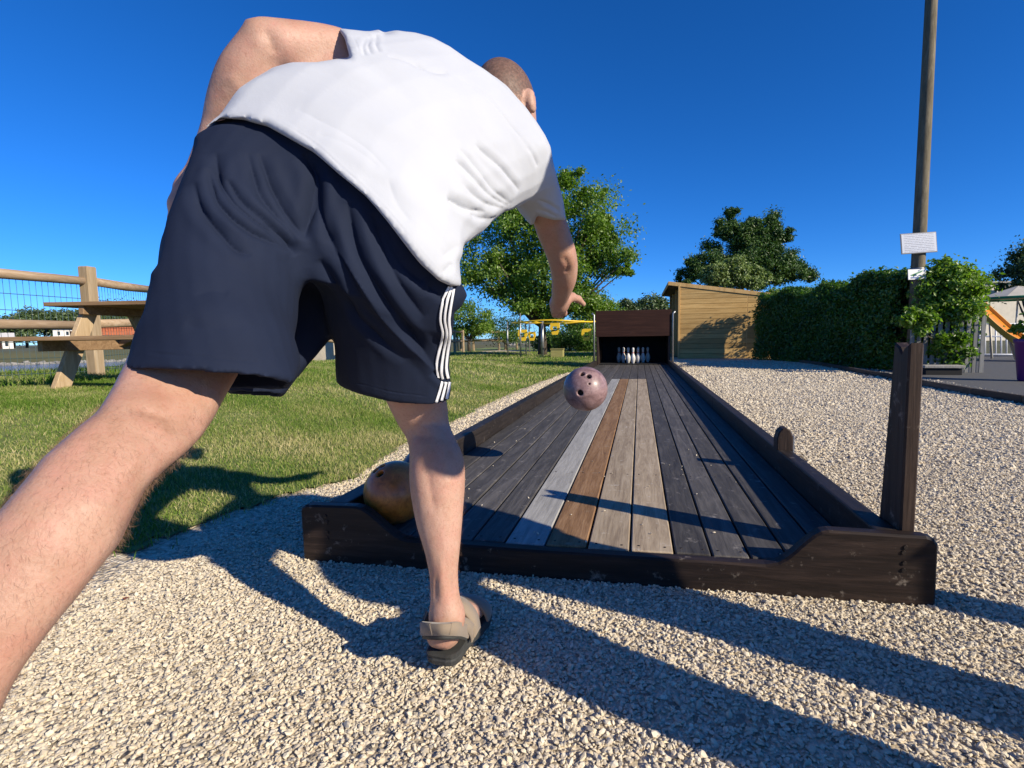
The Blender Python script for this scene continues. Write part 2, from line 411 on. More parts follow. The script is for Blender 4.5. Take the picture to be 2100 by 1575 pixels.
def ground_mat():
    t = NT('rough_ground'); v = t.map(); n = t.noise(v, .35, 6); f = t.noise(v, 6, 5)
    t.col(t.mix(f, t.ramp(n, [(.35, (.045, .065, .018)), (.65, (.10, .11, .035))]), (.11, .095, .05))).set(Roughness=.95); t.bump(f, .5, .05); return t.m
def gravel_mat():
    t = NT('crushed_gravel'); v = t.map(); big = t.noise(v, .9, 4)
    cell = t.voro(v, 62, out='Color'); sep = t.n.new('ShaderNodeSeparateColor'); t.l.new(cell, sep.inputs[0])
    c = t.ramp(sep.outputs[0], [(.05, (.26, .22, .165)), (.35, (.52, .43, .305)), (.65, (.66, .56, .41)), (.95, (.74, .66, .52))])
    d = t.voro(v, 62); dd = t.voro(v, 150)
    c = t.mix(t.ramp(d, [(.5, (0, 0, 0)), (.85, (.6,)*3)]), c, (.30, .245, .17))
    c = t.mix(t.mth('MULTIPLY', big, .35), c, (.42, .34, .23))
    t.col(c).set(Roughness=.92)
    h = t.mth('SUBTRACT', 1.0, t.mth('ADD', d, t.mth('MULTIPLY', dd, .3))); t.bump(h, .9, .012); return t.m
def lawn_mat():
    t = NT('lawn_soil'); v = t.map(); n = t.noise(v, 1.1, 6, .6); f = t.noise(v, 38, 5, .7)
    c = t.ramp(n, [(.32, (.10, .18, .026)), (.5, (.17, .24, .05)), (.70, (.34, .32, .12))])
    c = t.mix(t.ramp(f, [(.35, (.8,)*3), (.62, (0, 0, 0))]), c, (.075, .09, .022)); t.col(c).set(Roughness=.95); t.bump(f, .8, .03); return t.m
def asphalt_mat():
    t = NT('asphalt'); v = t.map(); n = t.noise(v, 1.3, 5); f = t.noise(v, 190, 3, .7)
    c = t.ramp(f, [(.35, (.055, .056, .058)), (.6, (.105, .105, .105)), (.75, (.19, .185, .175))])
    c = t.mix(t.mth('MULTIPLY', n, .5), c, (.10, .098, .09)); t.col(c).set(Roughness=.85); t.bump(f, .5, .004); return t.m
def water_mat():
    t = NT('lake_water'); v = t.map((1, .35, 1)); t.col((.025, .045, .05)).set(Roughness=.06)
    t.p.inputs['IOR'].default_value = 1.33; t.p.inputs['Specular IOR Level'].default_value = .6
    t.bump(t.noise(v, 2.2, 5, .6), .8, .16); return t.m
def sand_mat(): return simple('pale_sand', (.50, .42, .30), .95, .18, 3.0, .4, .02)
M_GROUND, M_GRAVEL, M_LAWN, M_ASPHALT = ground_mat(), gravel_mat(), lawn_mat(), asphalt_mat()

sheet('ground', spaced(-1200, 1200, .7, -7.0, .10), spaced(-400, 2500, .8, 4.0, .10), -.03, M_GROUND)
def P2(*px): return [tuple(Gz(x, y)[:2]) for x, y in px]
# path edging seen from (1688,751) to (2100,828)
EDGE = P2((1640, 744), (1688, 751), (1783, 770), (1818, 775), (1888, 791), (1994, 810.5), (2100, 828)); ed = np.array(EDGE[-1])-np.array(EDGE[-3]); ed /= np.linalg.norm(ed)
EDGE += [tuple(np.array(EDGE[-1])+ed*k) for k in (1.5, 4.0)]
gravel_poly = [(-4, -4), (EDGE[-1][0], -4)]+EDGE[::-1]+[(5.5, 19), (-1.0, 19), (-1.25, 12), (-4, 5)]
sheet('gravel', spaced(-4, 12, .10, .0, .05), spaced(-4, 19, .10, 1.2, .05), 0.0, M_GRAVEL, gravel_poly)
LE = P2((1200, 757), (1150, 768), (1060, 803), (930, 864), (840, 906), (792, 936), (722, 985), (640, 1003), (560, 1027), (480, 1056), (400, 1087), (330, 1112), (255, 1145))
lawn_poly = LE+[(-3.4, 1.0), (-6, .2), (-9.3, 0), (-10.2, 8), (-12, 20), (-13, 40), (2.2, 40), (.2, 24), (-.9, 13)]
lawn = sheet('lawn', spaced(-14, 2.5, .05, -1.6, .035), spaced(-1, 41, .05, 2.2, .035), .012, M_LAWN, lawn_poly)
path_poly = EDGE+[(EDGE[-1][0], -4), (16, -4), (16, 20), (5.6, 20)]
sheet('path', spaced(2, 16, .12, 4, .06), spaced(-4, 20, .12, 4, .06), .012, M_ASPHALT, path_poly)
sand_poly = P2((985, 726), (1165, 727.5), (1225, 723.5), (1225, 721), (1100, 719), (985, 720))
sheet('sand_pit', spaced(-16, 4, .5, -5, .02), spaced(15, 40, .4, 20, .01), .022, sand_mat(), sand_poly)
wv = [(-260, -60, -.85), (-8.5, -60, -.85), (-8.5, 90, -.85), (-260, 90, -.85)]
wo = mesh('water', wv, [(0, 1, 2, 3)], water_mat()); tag(wo, kind='structure')

# timber edging boards along the path
M_EDGE = wood('edging_timber', (.05, .04, .03), (.10, .08, .06), (.17, .14, .11), 'x', .85)
edging = empty('path_edging', (*EDGE[3], 0)); tag(edging, 'dark timber edging boards between gravel and asphalt path', 'edging')
for a, b in zip(EDGE, EDGE[1:]):
    a3, b3 = np.array([*a, 0]), np.array([*b, 0]); L = np.linalg.norm(b3-a3); ang = math.atan2(b3[1]-a3[1], b3[0]-a3[0])
    o = BM().box((0, 0, 0), (L-.006, .045, .16), bev=.005).build('board', M_EDGE, edging)
    o.matrix_world = Matrix.Translation(Vector((a3+b3)/2)+Vector((0, 0, .005))) @ Matrix.Rotation(ang, 4, 'Z')
    o.location = Vector((a3+b3)/2)+Vector((0, 0, .005)); o.rotation_euler = (0, 0, ang)
# ------------------------------------------------------------------ bowling lane
LZ = .09                                                # height of the boards
M_DARK = wood('dark_lane_board', (.040, .037, .036), (.088, .082, .077), (.16, .148, .138), 'y', .62, 1.0, wear=(.24, .22, .20), rnd=.3)
M_PALE = wood('pale_lane_board', (.22, .165, .115), (.40, .315, .22), (.55, .455, .335), 'y', .75, 1.0, wear=(.50, .45, .38), rnd=.2)
M_GREY = wood('grey_lane_board', (.22, .215, .20), (.37, .36, .335), (.50, .49, .455), 'y', .75, 1.0, wear=(.24, .22, .19), rnd=.1)
M_ORANGE = wood('orange_lane_board', (.12, .062, .026), (.25, .14, .068), (.37, .23, .125), 'y', .7, 1.0, wear=(.30, .23, .16), rnd=.1)
M_BEAM = wood('stained_beam', (.011, .0085, .007), (.023, .0155, .0125), (.050, .033, .026), 'x', .5, 1.0, wear=(.20, .17, .14), rnd=.15)
M_BEAMY = wood('stained_rail', (.013, .011, .010), (.028, .022, .019), (.052, .042, .037), 'y', .5, 1.0, wear=(.13, .11, .095), rnd=.15)
M_BEAMZ = wood('stained_post', (.016, .011, .009), (.036, .023, .018), (.075, .050, .038), 'z', .55, 1.0, wear=(.22, .18, .15), rnd=.1)
M_BOLT = simple('rusty_bolt', (.03, .022, .018), .6, .4, 60, .3, .002, .5)
lane = empty('bowling_lane', (-.16, 1.55, 0)); tag(lane, 'dark wooden bowling lane with pale centre boards laid on the gravel', 'bowling lane')
Y0, Y1, YM = 1.578, 12.35, 8.18
gx = [-.430, -.2955, -.161, -.0265, .1075]
SCREW = BM().lathe([(.0045, 0), (.004, .0008)], n=8).me('screw')
def board(x0, x1, y0, y1, mat):
    dz = random.uniform(-.0015, .0015)
    o = BM().box((0, 0, 0), (x1-x0-.007, y1-y0, .030), bev=.0035).build('board', mat, lane)
    o.location = ((x0+x1)/2, (y0+y1)/2, LZ-.015+dz); o.rotation_euler = (0, random.uniform(-.004, .004), 0)
    if y0 < 2:
        for sx in (-.3, .3):
            for yy in (y0+.035, y0+.9):
                q = link('screw', SCREW, M_BOLT, None); q.parent = o; q.location = (sx*(x1-x0), yy-(y0+y1)/2, .0152)
    return o
for k, mt in enumerate((M_GREY, M_ORANGE, M_PALE, M_PALE)): board(gx[k], gx[k+1], Y0, YM, mt); board(gx[k], gx[k+1], YM+.006, Y1, M_DARK)
for k in range(5):
    w = .1105; cut = (5.3, 6.7, 4.4, 7.4, 5.9)[k]
    for x0 in (.1075+w*k, -.430-w*(k+1)):
        board(x0, x0+w, Y0, cut, M_DARK); board(x0, x0+w, cut+.005, Y1, M_DARK)
BM().box((-.161, (Y0+Y1)/2, LZ-.055), (1.62, Y1-Y0, .03)).build('underframe', M_BEAMY, lane)
# front beam with its scooped profile
def scoop(x0, x1, z0, z1, n=9): return [(x0+(x1-x0)*t, z0+(z1-z0)*(t*t*(3-2*t))) for t in np.linspace(0, 1, n)]
prof = [(-1.13, -.02), (-1.132, .172), (-1.127, .186), (-1.112, .196), (-.93, .199)]+scoop(-.93, -.745, .199, .094)[1:]+[(-.3, .088), (.36, .089)]+scoop(.375, .525, .092, .200)[:]+[(.77, .197), (.790, .190), (.799, .175), (.80, -.02)]
fb = BM().prism(prof, 'y', 1.53, 1.574, .006).build('front_beam', M_BEAM, lane)
for x, zs in ((-1.035, (.163, .143, .105, .085)), (.715, (.165, .150, .12, .10))):
    for z in zs: BM().lathe([(.0065, 0), (.0055, .003)], (x+random.uniform(-.004, .004), 1.5295, z), 8, Vector((0, -1, 0))).build('bolt', M_BOLT, fb)
for s, x, rw in (('rail', .66, .062), ('rail', -1.058, .075)):
    for a, b in ((1.577, 4.9), (4.905, 8.6), (8.605, 12.3)):
        BM().box((x+rw/2, (a+b)/2, .092), (rw, b-a, .205), bev=.007, seg=2).build(s, M_BEAMY, lane)
# post board at the near right corner, notched on top
pz = [(1.578, -.02), (1.578, .722), (1.606, .709), (1.620, .694), (1.634, .710), (1.664, .722), (1.728, -.02)]
BM().prism(pz, 'x', .725, .763, .005).build('corner_post', M_BEAMZ, lane)
pk = [(.656, .190), (.656, .25), (.664, .280), (.680, .298), (.698, .302), (.716, .290), (.727, .262), (.730, .190)]
BM().prism(pk, 'y', 2.63, 2.70, .005).build('stop_peg', M_BEAMZ, lane)
BM().box((.7345, 2.665, .20), (.008, .045, .12), bev=.002).build('bracket', simple('zinc', (.45, .46, .47), .4, .1, 20, .1, .001, .9), lane)

# balls
def ball_mat(name, a, b, c, rough=.35, coat=.4):
    t = NT(name); v = t.map((1, 1, 1)); n = t.noise(v, 14, 6, .62, 1.5); f = t.noise(v, 90, 4)
    t.col(t.mix(t.ramp(f, [(.5, (0, 0, 0)), (.75, (.6,)*3)]), t.ramp(n, [(.3, a), (.5, b), (.72, c)]), tuple(q*.6 for q in a))).set(Roughness=rough, Coat_Weight=coat, Coat_Roughness=.25)
    t.bump(f, .12, .002); return t.m
M_HOLE = simple('finger_hole', (.012, .010, .010), .9, .2, 20, 0)
def make_ball(label, c, r, mat, holes, up=None):
    c = np.asarray(c, float); o = tag(empty('bowling_ball', c), label, 'bowling ball')
    f = Field(c-r*1.15, c+r*1.15, .0035); f.chain([c, c+np.array([0, 0, 1e-4])], [r, r], .001)
    for d, hr in holes:
        d = np.asarray(d, float); d /= np.linalg.norm(d)
        h = Field(c-r*1.15, c+r*1.15, .0035); h.a[:] = .08; h.chain([c+d*r*.62, c+d*r*1.15], [hr, hr], .001); f.a = -smin(-f.a, h.a, .003)
    V, Q = f.mesh(3); link('shell', me_fast('shell', V, Q), mat, o)
    for d, hr in holes:
        d = np.asarray(d, float); d /= np.linalg.norm(d)
        BM().lathe([(hr*1.04, 0), (hr*1.0, .004)], c+d*(r*.80), 16, Vector(d)).build('finger_hole', M_HOLE, o)
    return o
def towards(px, py, c, r, d0):     # direction on the ball facing the camera at a pixel
    ray_ = W(px, py, 1.0)-CAMP; ray_ /= np.linalg.norm(ray_); oc = CAMP-c; b = oc@ray_; q = b*b-(oc@oc-r*r)
    return (CAMP+ray_*(-b-math.sqrt(max(q, 1e-9))))-c
bc = W(1200.5, 797.5, 2.58); br = .1105
M_MAUVE = ball_mat('mauve_resin', (.14, .080, .080), (.245, .150, .148), (.34, .225, .22), .46, .2)
M_AMBER = ball_mat('amber_resin', (.27, .070, .008), (.48, .135, .016), (.58, .20, .028), .42)
M_PLUM = ball_mat('plum_resin', (.035, .018, .022), (.06, .03, .036), (.09, .05, .055), .3)
def flying_ball():
    make_ball('mauve bowling ball with dark finger holes, flying just above the lane', bc, br, M_MAUVE,
        [(towards(1194, 766.5, bc, br, 0), .0125), (towards(1208, 771.5, bc, br, 0), .0125), (towards(1189.5, 806, bc, br, 0), .0145), (towards(1209, 787, bc, br, 0), .005)])
def lying_balls():
    c1 = Gz(812, 1009, LZ+.113); make_ball('amber bowling ball lying in the near left corner of the lane', c1, .112, M_AMBER, [((-.45, -.35, .75), .012), ((-.30, -.25, .9), .012), ((-.2, -.6, .75), .013)])
    c2 = np.array([-.862, c1[1]+.27, LZ+.110]); make_ball('dark plum bowling ball behind the amber one, mostly hidden by the leg', c2, .108, M_PLUM, [((-.3, -.3, .9), .012)])

# pin housing at the far end
M_BROWN = wood('brown_panel', (.020, .0075, .005), (.040, .015, .010), (.062, .026, .017), 'x', .75, .5, rnd=.1)
M_BLACK = simple('black_board', (.008, .008, .009), .85, .3, 5, .2, .004)
PYF = 12.38
def YX(x, y, Y): r = (x-PXC)*CR[0]+(y-PYC)*CR[1]+PXF*CR[2]; return CAMP+r*(Y/r[1])
xl, xr = YX(1223, 700, PYF)[0], YX(1375, 700, PYF)[0]; zt, zo = YX(1300, 636, PYF)[2], YX(1300, 690, PYF)[2]
pin_house = empty('pin_housing', ((xl+xr)/2, PYF+.6, 0)); tag(pin_house, 'dark wooden pin housing with brown front panel at lane end', 'pin housing')
for x in (xl+.025, xr-.025): BM().box((x, PYF+.65, zo/2), (.05, 1.3, zo), bev=.004).build('side_wall', M_BEAMZ, pin_house)
BM().box(((xl+xr)/2, PYF+1.33, zt/2-.02), (xr-xl, .05, zt-.04)).build('back_wall', M_BLACK, pin_house)
BM().box(((xl+xr)/2, PYF+.012, (zt+zo)/2), (xr-xl+.03, .04, zt-zo), bev=.006).build('front_panel', M_BROWN, pin_house)
BM().box(((xl+xr)/2, PYF+.70, zt-.03), (xr-xl-.02, 1.30, .03), bev=.004).build('roof', M_BROWN, pin_house)
for x in (xl+.026, xr-.026): BM().box((x, PYF+.70, (zt+zo)/2-.03), (.048, 1.2, zt-zo-.06)).build('upper_side', M_BROWN, pin_house)
BM().box(((xl+xr)/2, PYF+.7, LZ+.008), (xr-xl-.11, 1.18, .02)).build('pin_deck', M_BLACK, pin_house)
M_PIPE = simple('galvanised', (.33, .34, .34), .45, .15, 12, .1, .001, .8)
for sx, x in ((-1, xl-.05), (1, xr+.05)):
    BM().tube([(x, PYF-.02, 0), (x, PYF-.02, zt-.10), (x+.05*sx, PYF-.02, zt-.05)], .022, 8).build('corner_pole', M_PIPE, pin_house, True)
# pins
M_PIN = NT('pin_plastic').col((.55, .53, .49)).set(Roughness=.35, Coat_Weight=.3).m
M_BAND = NT('pin_band').col((.45, .03, .03)).set(Roughness=.4).m
pinp = [(0, 0), (.0258, 0), (.029, .004), (.036, .019), (.0495, .057), (.0605, .114), (.058, .15), (.045, .19), (.030, .225), (.0235, .254), (.0250, .285), (.0315, .325), (.0322, .343), (.028, .362), (.018, .377), (0.001, .381)]
pin_me = BM().lathe([(max(r, .0005), z) for r, z in pinp], n=14).me('shell'); band_me = BM().lathe([(.0262, .240), (.0250, .254), (.0246, .262)], n=14).me('band')
def pin(x, y, label):
    o = tag(empty('bowling_pin', (x, y, LZ+.019)), label, 'bowling pin', 'pins standing in the housing')
    for nm, me, mt, sc in (('shell', pin_me, M_PIN, 1), ('band', band_me, M_BAND, 1)):
        q = link(nm, me, mt, None, None, True); q.parent = o
    return o
pcx, pcy, ps = YX(1298, 745, PYF)[0], PYF+.15, .225
names = {(0, 0): 'brightly lit front pin of the triangle, at the centre of the lane', (1, 0): 'pin just left behind the bright front pin', (1, 1): 'pin just right behind the bright front pin',
    (2, 0): 'pin second from the left edge of the pin triangle', (2, 1): 'middle pin of the third row, hidden behind the front pin', (2, 2): 'pin second from the right edge of the pin triangle',
    (3, 0): 'leftmost pin, in the back row of the housing', (3, 1): 'back row pin behind the left pin of the second row', (3, 2): 'back row pin behind the right pin of the second row', (3, 3): 'rightmost pin, in the back row of the housing'}
for rr in range(4):
    for k in range(rr+1): pin(pcx+(k-rr/2)*ps*1.05, pcy+rr*ps*.87, names[(rr, k)])
# ------------------------------------------------------------------ vegetation
def leaf_mat(name, a, b, c, trans=.35):
    t = NT(name); at = t.n.new('ShaderNodeAttribute'); at.attribute_name = 'tone'
    col = t.ramp(at.outputs['Fac'], [(0.0, a), (.5, b), (1.0, c)])
    t.n.remove(t.p); d = t.n.new('ShaderNodeBsdfDiffuse'); tr = t.n.new('ShaderNodeBsdfTranslucent'); mx = t.n.new('ShaderNodeMixShader'); gl = t.n.new('ShaderNodeBsdfGlossy'); m2 = t.n.new('ShaderNodeMixShader')
    gl.inputs['Roughness'].default_value = .45; mx.inputs[0].default_value = trans; m2.inputs[0].default_value = .045
    t.l.new(col, d.inputs[0]); t.l.new(t.mix(1.0, col, (1.0, 1.15, .45), 'MULTIPLY'), tr.inputs[0])
    t.l.new(d.outputs[0], mx.inputs[1]); t.l.new(tr.outputs[0], mx.inputs[2]); t.l.new(mx.outputs[0], m2.inputs[1]); t.l.new(gl.outputs[0], m2.inputs[2]); t.l.new(m2.outputs[0], t.out.inputs[0])
    return t.m
def leaves(P, size, tone, up=.5, aspect=.55, out=None):
    """one small four-cornered leaf per point"""
    n = len(P); nr = RNG.normal(size=(n, 3)); nr[:, 2] += up*1.5
    if out is not None: nr += out*1.2
    nr /= np.linalg.norm(nr, axis=1)[:, None]
    a = np.cross(nr, RNG.normal(size=(n, 3))); a /= np.linalg.norm(a, axis=1)[:, None]; b = np.cross(nr, a)
    s = (size*RNG.uniform(.65, 1.3, n))[:, None]
    V = np.stack([P-a*s*.5, P+b*s*aspect*.5+nr*s*.06, P+a*s*.5, P-b*s*aspect*.5+nr*s*.06], 1).reshape(-1, 3)
    return V, np.arange(n*4).reshape(-1, 4), np.repeat(tone, 4)
def leaf_obj(name, V, F, T, mat, parent):
    me = me_fast(name, V, F, False); at = me.attributes.new('tone', 'FLOAT', 'POINT'); at.data.foreach_set('value', np.asarray(T, np.float32))
    return link(name, me, mat, parent)
def crown_points(blobs, n, clumps=60, cr=.28, shell=.55):
    """leaves gathered in clumps inside ellipsoids (centre, radii)"""
    vol = np.array([np.prod(r)**.67 for c, r in blobs]); vol = vol/vol.sum(); P = []; O = []; C = []
    for (c, r), w in zip(blobs, vol):
        k = max(4, int(clumps*w)); m = max(8, int(n*w)); c, r = np.array(c), np.array(r)
        d = RNG.normal(size=(k, 3)); d /= np.linalg.norm(d, axis=1)[:, None]; rad = shell+(1-shell)*RNG.uniform(0, 1, k)**.6; rad *= RNG.uniform(.75, 1.12, k)
        cc = c+d*rad[:, None]*r; which = RNG.integers(0, k, m); g = RNG.normal(size=(m, 3))*np.array([1, 1, .75])
        cs = cr*RNG.uniform(.55, 1.35, k)
        p = cc[which]+g*cs[which][:, None]*r.mean(); P.append(p); C.append(cc)
        o = p-c; O.append(o/np.maximum(np.linalg.norm(o, axis=1), 1e-6)[:, None])
    return np.concatenate(P), np.concatenate(O), np.concatenate(C)
M_BARK = simple('bark', (.075, .058, .042), .95, .4, 9, .7, .03)
L_FRESH = leaf_mat('fresh_leaf', (.065, .140, .012), (.145, .260, .024), (.28, .40, .055), .5)
L_DARK = leaf_mat('dark_needle', (.026, .066, .014), (.054, .120, .022), (.105, .185, .036), .25)
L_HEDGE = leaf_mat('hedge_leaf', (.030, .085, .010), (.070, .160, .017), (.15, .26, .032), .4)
L_PALE = leaf_mat('pale_leaf', (.09, .14, .03), (.18, .25, .07), (.31, .38, .14), .3)
L_BLUE = leaf_mat('far_leaf', (.040, .075, .028), (.075, .12, .038), (.12, .17, .055), .25)
def tree(label, base, blobs, n, size, mat, trunk_h, trunk_r, clumps=60, cr=.28, name='deciduous_tree', cat='tree', group=None, up=.4, limbs=14, aspect=.55, shell=.55):
    base = np.array([base[0], base[1], terrain(base[0], base[1])-.03]); o = tag(empty(name, base), label, cat, group)
    P, O, C = crown_points(blobs, n, clumps, cr, shell); tone = np.clip(RNG.normal(.5, .22, len(P))+.18*np.sin(P[:, 0]*1.9/max(size*8, .3))*np.sin(P[:, 2]*1.7/max(size*8, .3)), 0, 1)
    leaf_obj('crown', *leaves(P, size, tone, up, aspect, O*.5), mat, o)
    b = BM(); top = base+np.array([0, 0, trunk_h]); mid = (base+top)/2+np.array([random.uniform(-.05, .05)*trunk_h, 0, 0])
    b.tube([base, mid, top], [trunk_r*1.25, trunk_r, trunk_r*.8], 10)
    idx = RNG.choice(len(C), min(limbs, len(C)), replace=False)
    for i in idx:
        e = C[i]; s0 = top+(base-top)*random.uniform(0, .25); m_ = (s0*.5+e*.5)+np.array([0, 0, -.08*np.linalg.norm(e-s0)])
        b.tube([s0, m_, e], [trunk_r*.5, trunk_r*.3, trunk_r*.08], 6, cap=False)
    b.build('trunk', M_BARK, o, True); return o
def G2(x, d, h=0.0):        # ground position under pixel column x at depth d
    p = W(x, 700, d); return np.array([p[0], p[1]])
def blob(x, y, d, rx, ry, rz): return (W(x, y, d), (rx, ry, rz))

# the big tree in the middle
tree('tall light green leafy tree behind the carousel, partly hidden by the bowler', G2(1112, 22), [blob(1080, 470, 22, 2.2, 2.2, 2.1), blob(1195, 470, 22, 1.7, 2.0, 1.8), blob(1020, 560, 22, 1.9, 2.0, 1.5), blob(1150, 580, 21.5, 2.1, 2.0, 1.3), blob(1245, 530, 22, 1.2, 1.6, 1.1), blob(1150, 400, 22, 1.0, 1.0, 1.2), blob(1192, 372, 22, .35, .35, .8), blob(1285, 550, 22, .55, .6, .35), blob(1225, 400, 22, .5, .5, .4), blob(1105, 635, 21.5, 1.3, 1.2, .7), blob(1250, 470, 22, .5, .6, .5), blob(1180, 620, 21.6, 1.2, 1.2, .6)],
     84000, .125, L_FRESH, 1.6, .17, 230, .155, limbs=40, shell=.28)
tree('small round green tree beyond the fence, beside the shorts stripes', G2(962, 31), [blob(965, 652, 31, 1.3, 1.3, .9), blob(945, 670, 31, .9, .9, .6), blob(990, 665, 31, .8, .8, .7)], 9000, .13, L_FRESH, .9, .09, 40, .22)
tree('leafy green tree standing left of the pin housing', G2(1228, 28), [blob(1218, 640, 28, 1.1, 1.2, 1.3), blob(1240, 655, 28, .9, 1, 1.0), blob(1195, 670, 28, 1.0, 1, .8)], 12000, .13, L_FRESH, 1.2, .1, 50, .22)
for x, y, d, r, lb in ((1168, 688, 27, 1.0, 'dark shrub behind the hanging carousel seats'), (1128, 700, 29, 1.0, 'low green shrub behind the big tree trunk'), (1040, 668, 33, 1.5, 'slender green tree between carousel poles and fence'), (1208, 698, 26, .8, 'shrub against the left side of the pin housing')):
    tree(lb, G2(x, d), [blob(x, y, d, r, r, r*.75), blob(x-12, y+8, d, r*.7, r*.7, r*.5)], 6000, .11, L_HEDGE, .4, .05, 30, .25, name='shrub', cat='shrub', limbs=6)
for k, (x, y, d, r, lb) in enumerate(((1285, 634, 75, 1.9, 'far tree seen above the left of the pin housing'), (1312, 640, 80, 1.6, 'low far tree seen above the middle of the pin housing'), (1338, 628, 60, 1.5, 'far tree right of the housing top, against the shed roof'))):
    tree(lb, G2(x, d), [blob(x, y, d, r, r, r*.8), blob(x+9, y+8, d, r, r, r*.7)], 6000, .34, L_BLUE, 2.5, .14, 26, .25, group='far trees behind the lane', limbs=5)
# dark evergreen and pale shrub behind the shed
tree('dark evergreen tree with two tops behind the timber shed', G2(1520, 27), [blob(x_, y_, 27, rx_, 1.0, rz_) for x_, y_, rx_, rz_ in ((1505, 505, .9, 1.7), (1585, 495, .8, 1.6), (1545, 525, .9, 1.4), (1465, 530, .8, 1.2), (1430, 560, .7, .9), (1620, 540, .8, 1.1), (1648, 568, .5, .7), (1405, 572, .45, .5), (1520, 565, 2.3, 1.0), (1502, 452, .38, .75), (1586, 448, .30, .7), (1478, 475, .35, .8), (1612, 490, .3, .7), (1540, 470, .35, .6), (1548, 505, .8, 1.5), (1530, 540, 1.4, 1.1), (1560, 500, .9, 1.6), (1575, 560, 1.5, 1.0))],
     90000, .16, L_DARK, 2.4, .2, 260, .17, name='evergreen_tree', up=.3, aspect=.36, limbs=5, shell=.2)
tree('pale flowering shrub peeking over the shed roof', G2(1510, 23.2), [blob(1468, 566, 23.2, .8, .8, .5), blob(1540, 566, 23.2, .9, .8, .5), blob(1505, 556, 23.2, .7, .7, .5)], 22000, .12, L_PALE, 1.2, .08, 50, .2, name='shrub', cat='shrub')
tree('blue green leafy tree at the right edge of the picture', G2(2105, 24), [blob(2110, 550, 24, 1.0, 1.2, 1.1), blob(2085, 575, 24, .7, .9, .7), blob(2150, 560, 24, 1.4, 1.4, 1.3)], 11000, .15, L_BLUE, 1.6, .13, 45, .24)
# trees on the far shore of the lake
for x, y, d, r, lb in ((55, 655, 96, 2.1, 'leftmost round tree on the far shore'), (92, 652, 100, 2.6, 'second tree from the left on the far shore'), (135, 658, 98, 2.4, 'tree on the far shore left of the fence post'), (28, 672, 92, 2.2, 'low bush on the far shore near the picture edge'), (165, 660, 99, 2.2, 'tree on the far shore just right of the fence post'), (190, 652, 110, 3.2, 'tallest far shore tree, behind the table'), (240, 650, 118, 4.0, 'tree behind the orange roof across the lake'), (290, 655, 120, 4.0, 'far shore tree partly covered by the shorts')):
    tree(lb, G2(x, d), [blob(x, y, d, r, r, r*.7), blob(x+8, y+14, d, r*.9, r*.9, r*.6)], 5000, .50, L_BLUE, 2.0, .2, 22, .3, group='trees on the far shore', limbs=4)
# ivy-grown hedge along the path, and the bright bush at its end
def hedge(name, label, pts, hgt, thick, n, size, mat, cat='hedge'):
    pts = [np.array(p, float) for p in pts]; o = tag(empty(name, (*pts[0], 0)), label, cat); P = []; N = []
    L = [np.linalg.norm(b-a) for a, b in zip(pts, pts[1:])]; tot = sum(L)
    for (a, b), l in zip(zip(pts, pts[1:]), L):
        m_ = int(n*l/tot); t = RNG.uniform(0, 1, m_); dr = (b-a)/l; nn = np.array([dr[1], -dr[0]])
        u = RNG.uniform(-1, 1, m_); face = RNG.random(m_); z = RNG.uniform(.02, 1, m_)
        side = np.where(face < .62, 1.0, np.where(face < .72, -1.0, u)); z = np.where((face >= .72), 1.0-np.abs(RNG.normal(0, .07, m_)), z)
        xy = a+(b-a)*t[:, None]; bump = .16*np.sin(xy[:, 0]*3.1+xy[:, 1]*2.3)+.14*np.sin(z*7+xy[:, 1]*4.2)+.10*np.sin(xy[:, 0]*8+z*11)
        top = hgt*(1+.06*np.sin(xy[:, 0]*2.1+1)+.05*np.sin(xy[:, 1]*3.7)); off = side*thick/2*(1+.5*bump)*(1-.25*z**4)
        p = np.c_[xy+nn*off[:, None], z*top]+RNG.normal(0, .05, (m_, 3)); P.append(p); N.append(np.c_[nn*side[:, None], np.full(m_, .25)])
    P = np.concatenate(P); N = np.concatenate(N); P[:, 2] = np.maximum(P[:, 2], .02)
    tone = np.clip(RNG.normal(.45, .22, len(P))+.2*np.sin(P[:, 0]*5)*np.sin(P[:, 2]*5+P[:, 1]*3), 0, 1)
    leaf_obj('foliage', *leaves(P, size, tone, .2, .62, N), mat, o)
    b = BM()
    for (a, c), l in zip(zip(pts, pts[1:]), L):
        for k in range(int(l/.5)+1):
            q = a+(c-a)*min(1, k*.5/l); b.tube([(*q, -.02), (q[0]+random.uniform(-.1, .1), q[1]+random.uniform(-.1, .1), hgt*.55), (q[0]+random.uniform(-.2, .2), q[1]+random.uniform(-.2, .2), hgt*.85)], [.03, .022, .008], 6)
    b.build('stems', M_BARK, o, True)
    for (a, c), l in zip(zip(pts, pts[1:]), L):  # opaque core added inside the leaves to keep sunlight from leaking through
        w_ = BM().box((0, 0, hgt*.44), (l-.02, .05, hgt*.86)).build('shade_panel', M_EDGE, o); w_.location = (*(a+c)/2, 0); w_.rotation_euler = (0, 0, math.atan2(c[1]-a[1], c[0]-a[0]))
    return o
h0, h1, h2, h3 = Gz(1582, 738.5)[:2], Gz(1690, 747)[:2], Gz(1800, 757)[:2], Gz(1868, 762)[:2]
sh_ = np.array([.25, .45])
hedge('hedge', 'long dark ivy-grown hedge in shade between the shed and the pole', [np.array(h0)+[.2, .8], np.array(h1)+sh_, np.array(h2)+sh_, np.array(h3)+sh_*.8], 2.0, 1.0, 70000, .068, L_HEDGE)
pb = W(1945, 640, 9.6)
